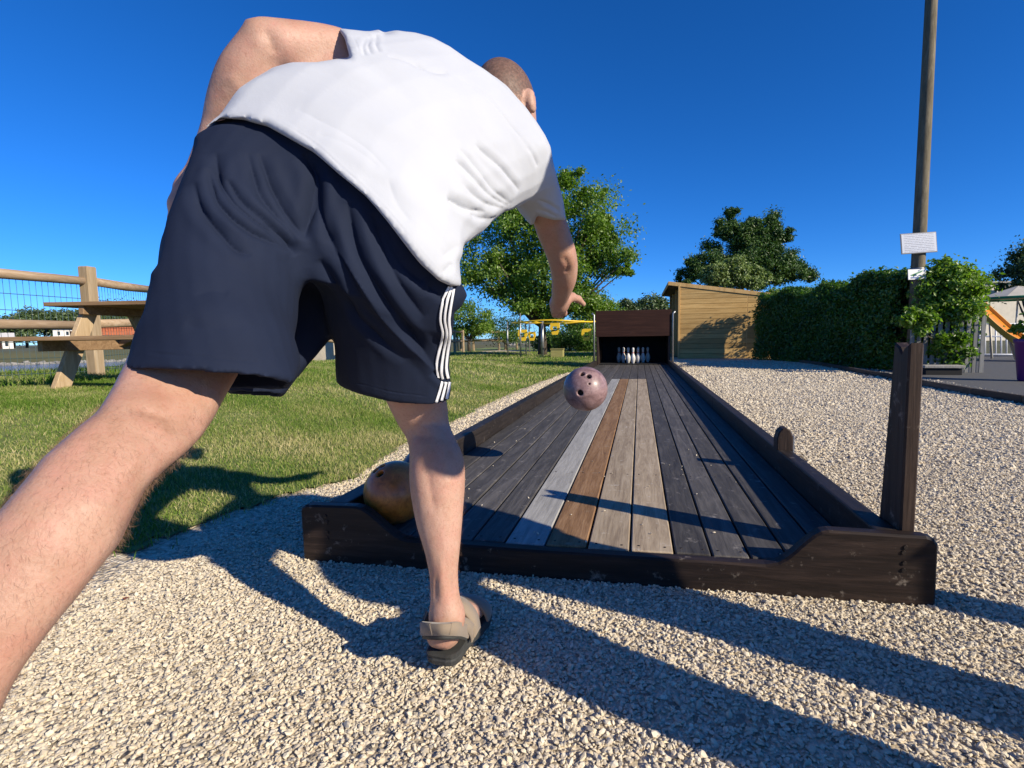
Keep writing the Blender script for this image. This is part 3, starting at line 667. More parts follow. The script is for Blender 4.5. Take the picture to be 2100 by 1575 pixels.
tree('bright green climbing bush at the hedge end, overgrowing the picket fence', (pb[0], pb[1]), [blob(1940, 610, 9.7, .48, .5, .62), blob(1932, 600, 9.9, .34, .45, .5), blob(1965, 655, 9.6, .36, .4, .55), blob(1950, 720, 9.5, .38, .35, .35), blob(1985, 600, 9.8, .22, .3, .35), blob(1925, 690, 9.8, .32, .35, .45), blob(1960, 560, 9.8, .3, .3, .28), blob(1876, 668, 9.3, .24, .2, .42)],
     38000, .080, L_FRESH, .8, .05, 130, .20, name='shrub', cat='shrub', limbs=16, shell=.4)
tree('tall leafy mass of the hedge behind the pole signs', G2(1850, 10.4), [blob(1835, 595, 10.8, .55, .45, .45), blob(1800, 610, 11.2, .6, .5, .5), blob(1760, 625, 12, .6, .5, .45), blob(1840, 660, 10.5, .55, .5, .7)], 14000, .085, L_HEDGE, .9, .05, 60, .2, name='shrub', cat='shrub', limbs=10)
tree('light green bush where the hedge meets the shed corner', G2(1610, 17.2), [blob(1612, 620, 17.3, .75, .6, .5), blob(1660, 630, 16.0, .7, .6, .5), blob(1590, 650, 17.3, .5, .5, .5)], 22000, .09, L_FRESH, .8, .05, 70, .2, name='shrub', cat='shrub', limbs=8)

# ------------------------------------------------------------------ shed
M_SHED = wood('larch_cladding', (.36, .215, .075), (.54, .345, .13), (.66, .45, .19), 'x', .75, .35, rnd=.2, bump=.25)
M_SHEDZ = wood('larch_trim', (.38, .23, .085), (.55, .35, .14), (.66, .45, .20), 'z', .75, .35, rnd=.1, bump=.25)
M_ROOFING = simple('roof_felt', (.10, .065, .045), .9, .25, 6, .3, .006)
sc0 = Gz(1390, 735.5); sY = sc0[1]; sx0 = sc0[0]; sx1 = sx0+4.4; zL = YX(1391, 583, sY)[2]; zR = YX(1578, 604, sY)[2]; slope = (zR-zL)/(YX(1578, 604, sY)[0]-sx0)
def stop(x): return zL+slope*(x-sx0)
shed = tag(empty('shed', (sx0+1.6, sY+2, 0)), 'new timber shed with horizontal plank wall and sloping flat roof', 'shed')
nb = 15; bh = zL/nb; xs_ = YX(1532, 650, sY)[0]
for k in range(nb):
    z0 = k*bh
    for a, b in ((sx0+.05, xs_-.012), (xs_+.012, sx1)):
        if stop(a) < z0+.05: continue
        zt_ = z0+bh-.004; hit = lambda z: sx0+(z+.012-zL)/slope      # where the roof slope meets a height
        if stop(b)-.012 >= zt_: poly = [(a, z0+.004), (b, z0+.004), (b, zt_), (a, zt_)]
        else:
            x_lo = min(b, hit(z0+.006)); x_hi = hit(zt_)
            poly = [(a, z0+.004), (x_lo, z0+.004)]+([(b, stop(b)-.012)] if x_lo >= b else [])+([(x_hi, zt_), (a, zt_)] if x_hi > a+.02 else [(a, stop(a)-.012)])
        BM().prism(poly, 'y', sY-.022+random.uniform(-.003, .003), sY, .003).build('plank', M_SHED, shed)
BM().box((xs_, sY-.012, stop(xs_)/2-.02), (.022, .016, stop(xs_)-.06)).build('joint_batten', M_SHEDZ, shed)
BM().box((sx0+.022, sY-.03, zL/2-.01), (.06, .05, zL-.03), bev=.004).build('corner_trim', M_SHEDZ, shed)
BM().prism([(sx0, 0), (sx1, 0), (sx1, stop(sx1)-.03), (sx0, zL-.03)], 'y', sY+.002, sY+.04).build('front_lining', M_BLACK, shed)
BM().prism([(sx0, 0), (sx1, 0), (sx1, stop(sx1)-.03), (sx0, zL-.03)], 'y', sY+5.0, sY+5.05).build('back_wall', M_SHED, shed)
BM().box((sx1-.03, sY+2.5, stop(sx1)/2), (.06, 4.9, stop(sx1)-.06)).build('right_wall', M_SHED, shed)
for yy in (1.7, 3.4): BM().box((sx0+.06, sY+yy, zL/2-.02), (.1, .1, zL-.06), bev=.004).build('post', M_SHEDZ, shed)
rf = [(sx0-.30, stop(sx0-.30)-.02), (sx1+.15, stop(sx1+.15)-.02), (sx1+.15, stop(sx1+.15)+.04), (sx0-.30, stop(sx0-.30)+.04)]
BM().prism(rf, 'y', sY-.02, sY+5.2, .004).build('roof', M_ROOFING, shed)
BM().prism([(a, b-.05 if i < 2 else b+.012) for i, (a, b) in enumerate(rf)], 'y', sY-.05, sY-.022, .004).build('fascia', M_SHEDZ, shed)
BM().prism([(sY-.05, stop(sx0-.3)-.07), (sY+5.2, stop(sx0-.3)-.07), (sY+5.2, stop(sx0-.3)+.05), (sY-.05, stop(sx0-.3)+.05)], 'x', sx0-.33, sx0-.302, .003).build('side_fascia', M_SHEDZ, shed)

# ------------------------------------------------------------------ pole with signs
M_POLE = wood('weathered_pole', (.085, .068, .042), (.155, .130, .085), (.25, .215, .15), 'z', .85, .6, rnd=.05)
pd = 10.0; pbx, pby = W(1872, 760, pd)[:2]; top_ = W(1910, 0, pd)
up_ = (top_-np.array([pbx, pby, 0])); up_ /= up_[2]
pole = tag(empty('utility_pole', (pbx, pby, 0)), 'tall round weathered wooden pole rising out of the picture', 'pole')
BM().tube([np.array([pbx, pby, -.1])+up_*z for z in (0, 2.2, 4.4, 6.6, 9.2)], [.124, .117, .111, .105, .097], 18).build('shaft', M_POLE, pole, True)
for z in (2.05,): BM().tube([np.array([pbx, pby, -.1])+up_*z, np.array([pbx, pby, -.1])+up_*(z+.03)], .122, 18).build('steel_band', M_PIPE, pole, True)
def sign_mat(name, kind):
    t = NT(name); v = t.map(src='Generated'); sp = t.n.new('ShaderNodeSeparateXYZ'); t.l.new(v, sp.inputs[0])
    if kind == 'text':
        row = t.mth('FRACT', t.mth('MULTIPLY', sp.outputs[2], 11.0)); ln = t.ramp(row, [(.40, (0, 0, 0)), (.46, (1, 1, 1)), (.74, (1, 1, 1)), (.80, (0, 0, 0))])
        wd = t.noise(t.map((42, 1, 11), src='Generated'), 1.0, 2); br = t.ramp(wd, [(.40, (0, 0, 0)), (.46, (1, 1, 1))])
        mm = t.mix(1.0, ln, br, 'MULTIPLY'); edge = t.ramp(sp.outputs[0], [(.05, (0, 0, 0)), (.08, (1, 1, 1)), (.92, (1, 1, 1)), (.95, (0, 0, 0))])
        mm = t.mix(1.0, mm, edge, 'MULTIPLY'); t.col(t.mix(mm, (.42, .45, .52), (.12, .14, .20)))
    t.set(Roughness=.35); return t.m
M_SIGN = sign_mat('printed_notice', 'text'); M_WHITE = simple('white_paint', (.70, .71, .72), .45, .06, 6, .05, .001)
M_LOGO = simple('green_print', (.03, .20, .10), .5, .2, 10, 0); M_BLUEP = simple('blue_print', (.03, .10, .32), .5, .2, 10, 0); M_FRAME = simple('grey_frame', (.10, .105, .12), .5, .2, 10, .1, .001)
def plate(name, label, px4, d, mats):
    c = [W(x, y, d-.15) for x, y in px4]; ctr = sum(c)/4; ex = (c[1]-c[0]); w = np.linalg.norm(ex); ex /= w; ey = (c[0]-c[3]); h = np.linalg.norm(ey); ey -= ex*(ey@ex); ey /= np.linalg.norm(ey); nz = np.cross(ex, ey)
    R = Matrix((ex, -nz, ey)).transposed(); R = Matrix(((ex[0], -nz[0], ey[0]), (ex[1], -nz[1], ey[1]), (ex[2], -nz[2], ey[2])))
    o = tag(empty(name, ctr), label, 'sign'); M4 = R.to_4x4()
    def part(nm, b, mat):
        me = b.me(nm); ob = bpy.data.objects.new(nm, me); COL.objects.link(ob); me.materials.append(mat); ob.parent = o; ob.matrix_local = M4; return ob
    return o, w, h, part
sg, w_, h_, part = plate('notice_sign', 'white rectangular notice with lines of text, high on the pole', [(1848, 480), (1922, 475), (1920, 516), (1847, 522)], pd, None)
part('frame', BM().box((0, .004, 0), (w_, .012, h_), bev=.002), M_FRAME); part('panel', BM().box((0, -.004, 0), (w_*.955, .006, h_*.92), bev=.001), M_SIGN)
sg, w_, h_, part = plate('small_sign', 'small pale sign with green logo, below the notice on the pole', [(1862, 553), (1899, 551.5), (1899, 572), (1862, 574)], pd, None)
part('panel', BM().box((0, 0, 0), (w_, .01, h_), bev=.002), M_WHITE)
part('logo', BM().prism([(-w_*.38, -h_*.05), (-w_*.1, h_*.12), (w_*.22, h_*.34), (w_*.36, h_*.36), (w_*.2, h_*.18), (-w_*.05, -h_*.02), (-w_*.3, -h_*.16)], 'y', -.009, -.0055), M_LOGO)
part('caption', BM().prism([(-w_*.36, -h_*.38), (w_*.30, -h_*.38), (w_*.30, -h_*.26), (-w_*.36, -h_*.26)], 'y', -.009, -.0055), M_BLUEP)

# ------------------------------------------------------------------ picket fence, planter, slide, building at the right
M_PICKET = wood('grey_picket', (.16, .16, .155), (.26, .26, .25), (.36, .355, .34), 'z', .85, .6, rnd=.25)
pf = tag(empty('picket_fence', (*W(1900, 752, 9.45)[:2], 0)), 'weathered grey picket fence behind the bright climbing bush', 'fence')
a_, b_ = W(1868, 752, 9.75), W(2012, 752, 9.35); a_[2] = b_[2] = 0
for k in range(11):
    p = a_+(b_-a_)*(k/10); hh = .95+.12*random.random()
    BM().prism([(-.035, 0), (.035, 0), (.035, hh-.04), (0, hh), (-.035, hh-.04)], 'y', -.01, .01, .002).build('picket', M_PICKET, pf).location = (0, 0, 0)
    pf.children[-1].location = p-np.array([*pf.location])+np.array([*pf.location])
for z in (.25, .75): BM().tube([a_+[0, .03, z], b_+[0, .03, z]], .022, 6).build('rail', M_PICKET, pf)
M_STONE = simple('pale_stone', (.33, .31, .27), .9, .2, 7, .5, .012)
c0, c1 = W(1893, 758, 9.1), W(1968, 760, 8.95); c0[2] = c1[2] = 0
lw = tag(empty('low_wall', (*((c0+c1)/2)[:2], 0)), 'low stone ledge at the foot of the picket fence', 'ledge')
dv = c1-c0; an = math.atan2(dv[1], dv[0])
for nm, sz, z, mt in (('base', (np.linalg.norm(dv), .20, .14), .05, M_BLACK), ('coping', (np.linalg.norm(dv)+.06, .26, .05), .155, M_STONE)):
    ob = BM().box((0, 0, 0), sz, bev=.008).build(nm, mt, lw); ob.location = Vector((c0+c1)/2)+Vector((0, 0, z)); ob.rotation_euler = (0, 0, an)
M_SLIDE = NT('orange_slide').col((.62, .22, .015)).set(Roughness=.35).m; M_FRAMEW = simple('cream_tube', (.55, .53, .48), .5, .1, 8, .1, .001)
sl = tag(empty('slide', (*W(2060, 740, 13)[:2], 0)), 'orange slide with curved chute on a cream frame', 'slide')
A = [W(2008, 630, 13.4), W(2035, 655, 13.2), W(2065, 682, 13.0), (W(2090, 700, 12.8)), W(2125, 715, 12.6), W(2160, 720, 12.4)]; wv_ = np.array([.28, .24, 0.])
def chute(pts, off, z, wid, th):
    V = []; F = []
    for p in pts:
        for s_, zz_ in ((-1, 0), (1, 0), (1, th), (-1, th)): V.append(np.array(p)+wv_*(off+s_*wid)+np.array([0, 0, z+zz_]))
    for i in range(len(pts)-1): F += [(i*4+k, i*4+(k+1) % 4, i*4+4+(k+1) % 4, i*4+4+k) for k in range(4)]
    n_ = len(pts)*4; return V, F+[(0, 1, 2, 3), (n_-1, n_-2, n_-3, n_-4)]
Ac = catmull(A, 4)
mesh('chute', *chute(Ac, 0, 0, 1.0, .03), M_SLIDE, sl)
for s_ in (-1.08, 1.08): mesh('side_rim', *chute(Ac, s_, -.03, .06, .17), simple('yellow_rim', (.66, .36, .05), .4, .08, 8, .05, .001), sl)
for (x0, y0, x1, y1, d) in ((2068, 690, 2090, 745, 12.9), (2012, 640, 1998, 742, 13.3), (2030, 665, 2034, 735, 13.6), (2060, 672, 2085, 742, 13.5)):
    BM().tube([W(x0, y0, d), W(x1, y1, d)], .028, 8).build('leg', M_FRAMEW, sl, True)
BM().tube([W(1998, 745, 13.2), W(2092, 743, 13.0)], .03, 8).build('ground_bar', M_FRAMEW, sl, True)
rl = tag(empty('railing', (*W(2030, 735, 15)[:2], 0)), 'white railing with upright bars behind the slide', 'railing')
for k in range(16): BM().tube([W(1998+k*11, 664, 15.2), W(1998+k*11, 727, 15.2)], .022, 6).build('bar', M_WHITE, rl, True)
for y in (664, 690, 727): BM().tube([W(1990, y, 15.2), W(2175, y, 15.2)], .026, 6).build('rail', M_WHITE, rl, True)
M_PURPLE = NT('purple_plastic').col((.14, .025, .15)).set(Roughness=.45).m
q = Gz(2112, 783); pl_ = tag(empty('planter', (q[0], q[1], 0)), 'tall purple plastic planter at the right edge of the path', 'planter')
BM().lathe([(.13, 0), (.145, .02), (.20, .56), (.215, .57), (.215, .62), (.19, .62), (.185, .56)], (q[0], q[1], .012), 24).build('pot', M_PURPLE, pl_, True)
BM().lathe([(.187, .54), (.10, .565), (.01, .57)], (q[0], q[1], .012), 16).build('soil', simple('soil', (.05, .035, .022), .95, .3, 20, .5, .01), pl_)
P_, O_, C_ = crown_points([((q[0], q[1], .82), (.26, .26, .24))], 1500, 14, .3, .3); leaf_obj('foliage', *leaves(P_, .09, np.clip(RNG.normal(.5, .2, len(P_)), 0, 1), .5, .5), L_FRESH, pl_)
M_CREAM = simple('cream_render', (.58, .53, .43), .85, .08, 3, .1, .004); M_GLASS = NT('dark_glass').col((.02, .025, .03)).set(Roughness=.08).m
bd = 42.0; b0, b1 = W(2004, 690, bd), W(2160, 690, bd); bz = W(2030, 582, bd)[2]
bl = tag(empty('building', (*((b0+b1)/2)[:2], 0)), 'flat cream building far behind the slide', 'building')
bdv = (b1-b0); bl_len = np.linalg.norm(bdv[:2]); ban = math.atan2(bdv[1], bdv[0]); bR = Matrix.Translation((b0[0], b0[1], 0)) @ Matrix.Rotation(ban, 4, 'Z')
def bpart(nm, c, sz, mt):
    ob = BM().box(c, sz, bev=.01).build(nm, mt, bl); ob.location = bR.translation; ob.rotation_euler = (0, 0, ban); return ob
bpart('wall', (bl_len/2, 2.5, bz/2), (bl_len, 5, bz), M_CREAM); bpart('roof', (bl_len/2, 2.5, bz+.08), (bl_len+.4, 5.4, .14), M_STONE)
for k in range(4): bpart('window', (.9+k*1.5, -.02, bz-.9), (.9, .05, .7), M_GLASS)
M_GREENC = cloth_mat('green_canvas', (.012, .16, .07), (.02, .22, .10), 300, .85, .1)
ps_ = tag(empty('parasol', (*W(2085, 720, 17)[:2], 0)), 'cream parasol with green rim standing behind the slide', 'parasol')
pc_ = W(2088, 600, 17); 
BM().tube([(pc_[0], pc_[1], 0), (pc_[0], pc_[1], pc_[2]+.12)], .025, 8).build('mast', M_FRAMEW, ps_, True)
b = BM(); nn_ = 8
for k in range(nn_):
    a0, a1 = 2*math.pi*k/nn_, 2*math.pi*(k+1)/nn_; P0 = [Vector((pc_[0]+r*math.cos(a), pc_[1]+r*math.sin(a), pc_[2]+z)) for r, z, a in ((1.15, -.16, a0), (1.15, -.16, a1), (.03, .22, a0))]
    P1 = [p+Vector((0, 0, -.012)) for p in P0]; vs = [b.b.verts.new(p) for p in P0+P1]
    for f_ in ((0, 1, 2), (5, 4, 3), (0, 3, 4, 1)): b.b.faces.new([vs[i] for i in f_])
b.build('canopy', M_CREAM, ps_)
BM().tube([(pc_[0]+1.15*math.cos(a), pc_[1]+1.15*math.sin(a), pc_[2]-.19) for a in np.linspace(0, 2*math.pi, 25)], .045, 6, cap=False).build('valance', M_GREENC, ps_, True)

# ------------------------------------------------------------------ carousel and fence in the middle distance
M_YEL = NT('yellow_paint').col((.78, .50, .02)).set(Roughness=.45).m
cd = 20.0; cc0 = W(1136, 700, cd); czr = W(1136, 661, cd)[2]; cr_ = 1.62
car = tag(empty('carousel', (cc0[0], cc0[1], 0)), 'yellow ring carousel with hanging seats in front of the big tree', 'carousel')
ring = [(cc0[0]+cr_*math.cos(a), cc0[1]+cr_*math.sin(a)*.95, czr+.03*math.sin(3*a)) for a in np.linspace(0, 2*math.pi, 41)]
BM().tube(ring, .028, 8, cap=False).build('ring', M_YEL, car, True)
BM().tube([(cc0[0]-.45, cc0[1], 0), (cc0[0]-.45, cc0[1], czr+.05)], .06, 10).build('mast', M_PIPE, car, True)
for a in (0.3, 1.7, 3.0, 4.4, 5.6):
    BM().tube([(cc0[0]-.45, cc0[1], czr-.02), (cc0[0]+cr_*math.cos(a), cc0[1]+cr_*math.sin(a)*.95, czr)], .018, 6).build('spoke', M_YEL, car, True)
def seat(x, y, d, s):
    p = W(x, y, d); ob = tag(empty('hanging_seat', p), {1072: 'leftmost yellow hanging seat of the carousel', 1091: 'small yellow seat beside the leftmost one', 1138: 'high yellow seat under the bowler\'s hand', 1203: 'rightmost yellow seat near the pin housing'}[x], 'seat', 'yellow carousel seats')
    pr = [(-.17*s, .22*s), (.17*s, .22*s), (.20*s, .02*s), (.10*s, -.24*s), (-.10*s, -.24*s), (-.20*s, .02*s)]
    inn = [(u*.45, v*.42) for u, v in pr]; n = 6; V = [(u, -.05, v) for u, v in pr]+[(u, -.05, v) for u, v in inn]+[(u, .05, v) for u, v in pr]+[(u, .05, v) for u, v in inn]; F = []
    for k in range(n):
        j = (k+1) % n; F += [(k, j, n+j, n+k), (2*n+k, 3*n+k, 3*n+j, 2*n+j), (k, 2*n+k, 2*n+j, j), (n+k, n+j, 3*n+j, 3*n+k)]
    q = mesh('shell', V, F, M_YEL); q.parent = ob
    q = BM().box((0, .03, -.07*s), (.20*s, .16, .03)).build('seat_pad', M_BROWN); q.parent = ob
    ch = BM()
    for sx in (-.14*s, .14*s): ch.tube([(sx, 0, .21*s), (sx*.4, 0, max(.3, czr-p[2]))], .008, 5)
    ch.build('chain', M_PIPE).parent = ob
for x, y, d, s in ((1072, 687, 20.3, .95), (1091, 689, 21.0, .78), (1138, 674, 18.9, .92), (1203, 686, 19.6, .98)): seat(x, y, d, s)
for k, (x, y0, y1, d) in enumerate(((1041.5, 660, 722, 21), (1068, 645, 722, 20), (1079, 660, 720, 24), (1086, 664, 720, 26))):
    ob = tag(empty('steel_post', W(x, y1, d)), ('left thin steel post beside the sand pit', 'tall steel post standing left of the yellow ring', 'short steel post behind the leftmost seat', 'rearmost steel post behind the small seat')[k], 'post', 'thin steel posts at the sand pit')
    p0 = W(x, y1, d); p0[2] = 0; p1 = W(x, y0, d); p1[:2] = p0[:2]; BM().tube([p0, p1], .03, 8).build('shaft', M_PIPE, ob, True); BM().lathe([(.04, 0), (.03, .03), (.005, .04)], p1, 8).build('cap', M_PIPE, ob, True)
bx = W(1143, 712, 19.3); bx[2] = 0
co = tag(empty('toy_chest', bx), 'pale yellow chest on the sand under the carousel', 'chest')
M_CHEST = wood('yellow_chest', (.24, .21, .07), (.33, .30, .11), (.42, .38, .16), 'x', .7, .6)
BM().box(bx+[0, 0, .15], (.46, .36, .29), bev=.01).build('body', M_CHEST, co); BM().box(bx+[0, 0, .32], (.50, .40, .05), bev=.01).build('lid', M_CHEST, co)

# post-and-rail fence with wire mesh along the lake
M_RAIL = wood('chestnut_rail', (.24, .16, .09), (.38, .27, .17), (.50, .38, .26), 'y', .85, .7, rnd=.15); M_RAILZ = wood('chestnut_post', (.28, .20, .11), (.42, .31, .19), (.53, .42, .28), 'z', .85, .7, rnd=.15)
M_WIRE = simple('green_wire', (.06, .10, .10), .5, .1, 10, 0, metal=.3)
FP = [(-6.55, 1.0), (-6.55, 3.1), W(191, 690, 6.1)[:2], W(330, 690, 7.6)[:2]]; p_ = np.array(FP[-1])
while p_[1] < 31: p_ = p_+np.array([-.135, .99])*2.2; FP.append(tuple(p_))
e_ = W(938, 700, 31.5)[:2]; FP = [p for p in FP if p[1] < e_[1]-1]+[tuple(W(x, 700, d)[:2]) for x, d in ((938, 31.5), (945, 31.7), (971, 32.0), (1023, 32.5), (1036, 33.0), (1060, 34))]
fence = tag(empty('lake_fence', (*FP[2], float(terrain(*FP[2])))), 'wooden post and rail fence with wire mesh along the lake', 'fence')
for i, p in enumerate(FP):
    g = float(terrain(*p)); hh = 1.30 if i < 5 else 1.25
    w2 = .066 if i == 2 else .062
    BM().box((p[0], p[1], g+hh/2-.05), (w2*1.9, w2*1.9, hh+.1), rot=Matrix.Rotation(random.uniform(-.2, .2), 3, 'Z'), bev=.012).build('post', M_RAILZ, fence)
def lerp3(p, q, z): return [np.array([p[0], p[1], float(terrain(*p))+z]), np.array([q[0], q[1], float(terrain(*q))+z])]
for p, q in zip(FP, FP[1:]):
    for z in (1.14, .62):
        a, b = lerp3(p, q, z+random.uniform(-.02, .02)); BM().tube([a, (a+b)/2+[0, 0, random.uniform(-.02, .02)], b], [.050, .055, .048], 10).build('rail', M_RAIL, fence, True)
wm = BM()
for p, q in zip(FP[:5], FP[1:6]):
    n = int(np.hypot(q[0]-p[0], q[1]-p[1])/.055)
    for k in range(n):
        u = (k+.5)/n; x, y = p[0]+(q[0]-p[0])*u, p[1]+(q[1]-p[1])*u; g = float(terrain(x, y)); wm.tube([(x-.055, y, g+.03), (x-.055, y, g+1.10)], .0026, 4)
    for z in np.arange(.08, 1.11, .17):
        a, b = lerp3(p, q, z); wm.tube([a-[.06, 0, 0], b-[.06, 0, 0]], .0035, 4)
wm.build('wire_mesh', M_WIRE, fence)

# picnic table on the bank
M_PIC = wood('picnic_board', (.16, .095, .05), (.29, .18, .095), (.40, .27, .155), 'x', .8, .8, rnd=.2); M_PICL = wood('picnic_leg', (.30, .20, .11), (.44, .32, .19), (.56, .43, .28), 'z', .8, .8, rnd=.15)
td = 4.9; tp = W(190, 790, td); tg = float(tp[2]); tyaw = math.radians(8)
tb = tag(empty('picnic_table', (tp[0], tp[1], tg), tyaw), 'wooden picnic table with attached benches on the lake bank', 'picnic table')
def tpart(nm, b, mat): ob = b.build(nm, mat); ob.parent = tb; return ob
TL = 1.75; tx0 = .0
for k in range(5): tpart('table_board', BM().box((tx0+TL/2, -.32+k*.16, .735), (TL, .15, .035), bev=.004), M_PIC)
for s_ in (-1, 1):
    for k in range(2): tpart('bench_board', BM().box((tx0-.04+(TL+.08)/2, s_*(.62+k*.15), .435), (TL+.08, .14, .035), bev=.004), M_PIC)
for ex in (.26, 1.40):
    for s_ in (-1, 1):
        tpart('leg', BM().box((ex+.16*(1 if ex < .5 else 0)*0, s_*.40, .355), (.045, .13, .80), rot=Matrix.Rotation(s_*.46, 3, 'X'), bev=.004), M_PICL)
    tpart('bench_beam', BM().box((ex+.05, 0, .385), (.045, 1.5, .10), bev=.004), M_PIC); tpart('top_beam', BM().box((ex+.05, 0, .685), (.045, .74, .08), bev=.004), M_PIC)
tpart('brace', BM().box((.66, 0, .53), (.75, .09, .045), rot=Matrix.Rotation(-.42, 3, 'Y'), bev=.004), M_PIC)

# far shore: riprap stones, houses
M_RUBBLE = simple('rubble', (.24, .23, .21), .95, .3, 1.2, .6, .1)
def jitter_rocks(P, size, jit=.32, flat=.75):
    n = len(P); cube = np.array([(x, y, z) for x in (-1, 1) for y in (-1, 1) for z in (-1, 1)], float)*.5
    q = RNG.normal(size=(n, 4)); q /= np.linalg.norm(q, axis=1)[:, None]; w, x, y, z = q.T
    R = np.stack([np.stack([1-2*(y*y+z*z), 2*(x*y-z*w), 2*(x*z+y*w)], -1), np.stack([2*(x*y+z*w), 1-2*(x*x+z*z), 2*(y*z-x*w)], -1), np.stack([2*(x*z-y*w), 2*(y*z+x*w), 1-2*(x*x+y*y)], -1)], 1)
    sc = RNG.uniform(.55, 1.0, (n, 1, 3)); v = (cube[None]+RNG.uniform(-jit, jit, (n, 8, 3))*.6)*sc; v = np.einsum('nij,nkj->nki', R, v); v[..., 2] *= flat
    v = v*np.asarray(size).reshape(-1, 1, 1)+P[:, None, :]
    f = np.array([(0, 1, 3, 2), (4, 6, 7, 5), (0, 4, 5, 1), (2, 3, 7, 6), (0, 2, 6, 4), (1, 5, 7, 3)])
    return v.reshape(-1, 3), (np.arange(n)[:, None, None]*8+f[None]).reshape(-1, 4)
ang = RNG.uniform(math.radians(102), math.radians(150), 2600); rr = RNG.uniform(58.6, 60.6, 2600); X_, Y_ = rr*np.cos(ang), rr*np.sin(ang)
V_, F_ = jitter_rocks(np.c_[X_, Y_, terrain(X_, Y_)], RNG.uniform(.2, .55, 2600)); tag(link('shore_stones', me_fast('shore_stones', V_, F_, False), M_RUBBLE), 'pale rubble stones along the far shore of the lake', 'stones', kind='stuff')
M_TILE = simple('orange_tiles', (.42, .12, .045), .85, .25, 2.0, .4, .05); M_WALL = simple('white_render', (.66, .64, .60), .85, .06, 2, .05, .01)
def house(label, x, d, w, zb, hw, hr, mt_roof):
    p = W(x, 700, d); o = tag(empty('house', (p[0], p[1], 0)), label, 'house', 'houses across the lake'); f = np.array([p[0], p[1], 0])/np.hypot(p[0], p[1]); r = np.array([f[1], -f[0], 0]); an = math.atan2(r[1], r[0])
    def hp(nm, b, m_): ob = b.build(nm, m_, o); ob.location = (p[0], p[1], zb); ob.rotation_euler = (0, 0, an); return ob
    hp('wall', BM().box((0, 3, hw/2), (w, 6, hw), bev=.02), M_WALL); hp('roof', BM().prism([(-.4, hw-.05), (6.4, hw-.05), (3, hw+hr)], 'x', -w/2-.3, w/2+.3), mt_roof)
    for k in range(3): hp('window', BM().box((-w*.3+k*w*.3, -.03, hw*.5), (w*.09, .08, hw*.4)), M_GLASS)
    hp('door', BM().box((w*.12, -.03, hw*.38), (w*.07, .09, hw*.74)), M_BROWN)
house('house with orange tiled roof across the lake', 262, 84, 9.5, .6, 1.6, 1.7, M_TILE)
house('low white roofed house across the lake, left of the table leg', 140, 88, 3.6, 1.9, 1.5, .7, M_WALL)
house('white house at the left picture edge across the lake', -8, 78, 3.6, .1, 1.8, .8, M_WALL)
bp = W(667, 735, 15); bp[2] = float(terrain(bp[0], bp[1]))
V_, F_ = jitter_rocks(np.array([[0, 0, 0.]]), [1.0], .12, 1.0)
bs_ = BM().box((bp[0], bp[1], bp[2]+.30), (.75, .55, .80), rot=Matrix.Rotation(.3, 3, 'Z'), bev=.07, seg=2).build('boulder', simple('sandstone', (.42, .37, .29), .95, .15, 5, .5, .02), None, True); tag(bs_, 'pale upright stone block on the lawn, seen between the legs', 'boulder')
# ---- materials for people
def skin_mat():
    t = NT('skin'); v = t.map(); n = t.noise(v, 7, 6, 0.65); m_ = t.noise(v, 26, 5, 0.7); f = t.noise(v, 190, 3, 0.7)
    c = t.ramp(n, [(0.3, (0.35, 0.190, 0.125)), (0.5, (0.445, 0.265, 0.190)), (0.7, (0.51, 0.325, 0.250))])
    c = t.mix(t.ramp(m_, [(0.42, (0.0,)*3), (0.7, (0.5,)*3)]), c, (0.47, 0.215, 0.165))
    c = t.mix(t.ramp(f, [(0.52, (0, 0, 0)), (0.72, (0.45,)*3)]), c, (0.30, 0.135, 0.085))
    sp = t.voro(t.map((1, 1, 1)), 48.0); c = t.mix(t.ramp(sp, [(0.03, (0.7,)*3), (0.055, (0, 0, 0))]), c, (0.20, 0.085, 0.05))
    at = t.n.new('ShaderNodeAttribute'); at.attribute_name = 'hair'; hn = t.noise(v, 210, 4, 0.8); big = t.noise(v, 45, 4)
    hm = t.mth('ADD', at.outputs['Fac'], t.mth('MULTIPLY', t.mth('SUBTRACT', hn, .5), 1.3)); hm = t.mth('ADD', hm, t.mth('MULTIPLY', t.mth('SUBTRACT', big, .5), .4))
    hmask = t.mth('MULTIPLY', t.ramp(hm, [(0.28, (0, 0, 0)), (0.58, (0.95,)*3)]), t.ramp(at.outputs['Fac'], [(0.02, (0, 0, 0)), (0.2, (1, 1, 1))]))
    c = t.mix(t.mth('MULTIPLY', hmask, .9), c, t.ramp(t.noise(v, 130, 4, .8), [(.35, (0.030, 0.017, 0.012)), (.65, (0.15, 0.085, 0.06))]))
    t.col(c).set(Roughness=t.mth('ADD', .44, t.mth('MULTIPLY', f, .2)), Subsurface_Weight=0.10, Subsurface_Scale=0.010)
    t.p.inputs['Subsurface Radius'].default_value = (1.0, 0.35, 0.2); t.p.inputs['Specular IOR Level'].default_value = 0.38
    t.bump(t.noise(v, 300, 3, 0.65), 0.35, 0.002, t.bump(t.noise(v, 34, 4, .6), 0.16, 0.008)); return t.m
M_SKIN = skin_mat()
M_SHIRT = cloth_mat('white_cotton', (0.425, 0.445, 0.49), (0.45, 0.47, 0.51), 800, 0.92, 0.1)
M_NAVY = cloth_mat('navy_fabric', (0.0068, 0.0118, 0.030), (0.0092, 0.0155, 0.038), 1100, 0.85, 0.0)
M_NAVY.node_tree.nodes['Principled BSDF'].inputs['Specular IOR Level'].default_value = .25
M_STRIPE = cloth_mat('white_trim', (0.72, 0.73, 0.76), (0.78, 0.78, 0.80), 900, 0.8, 0.1)
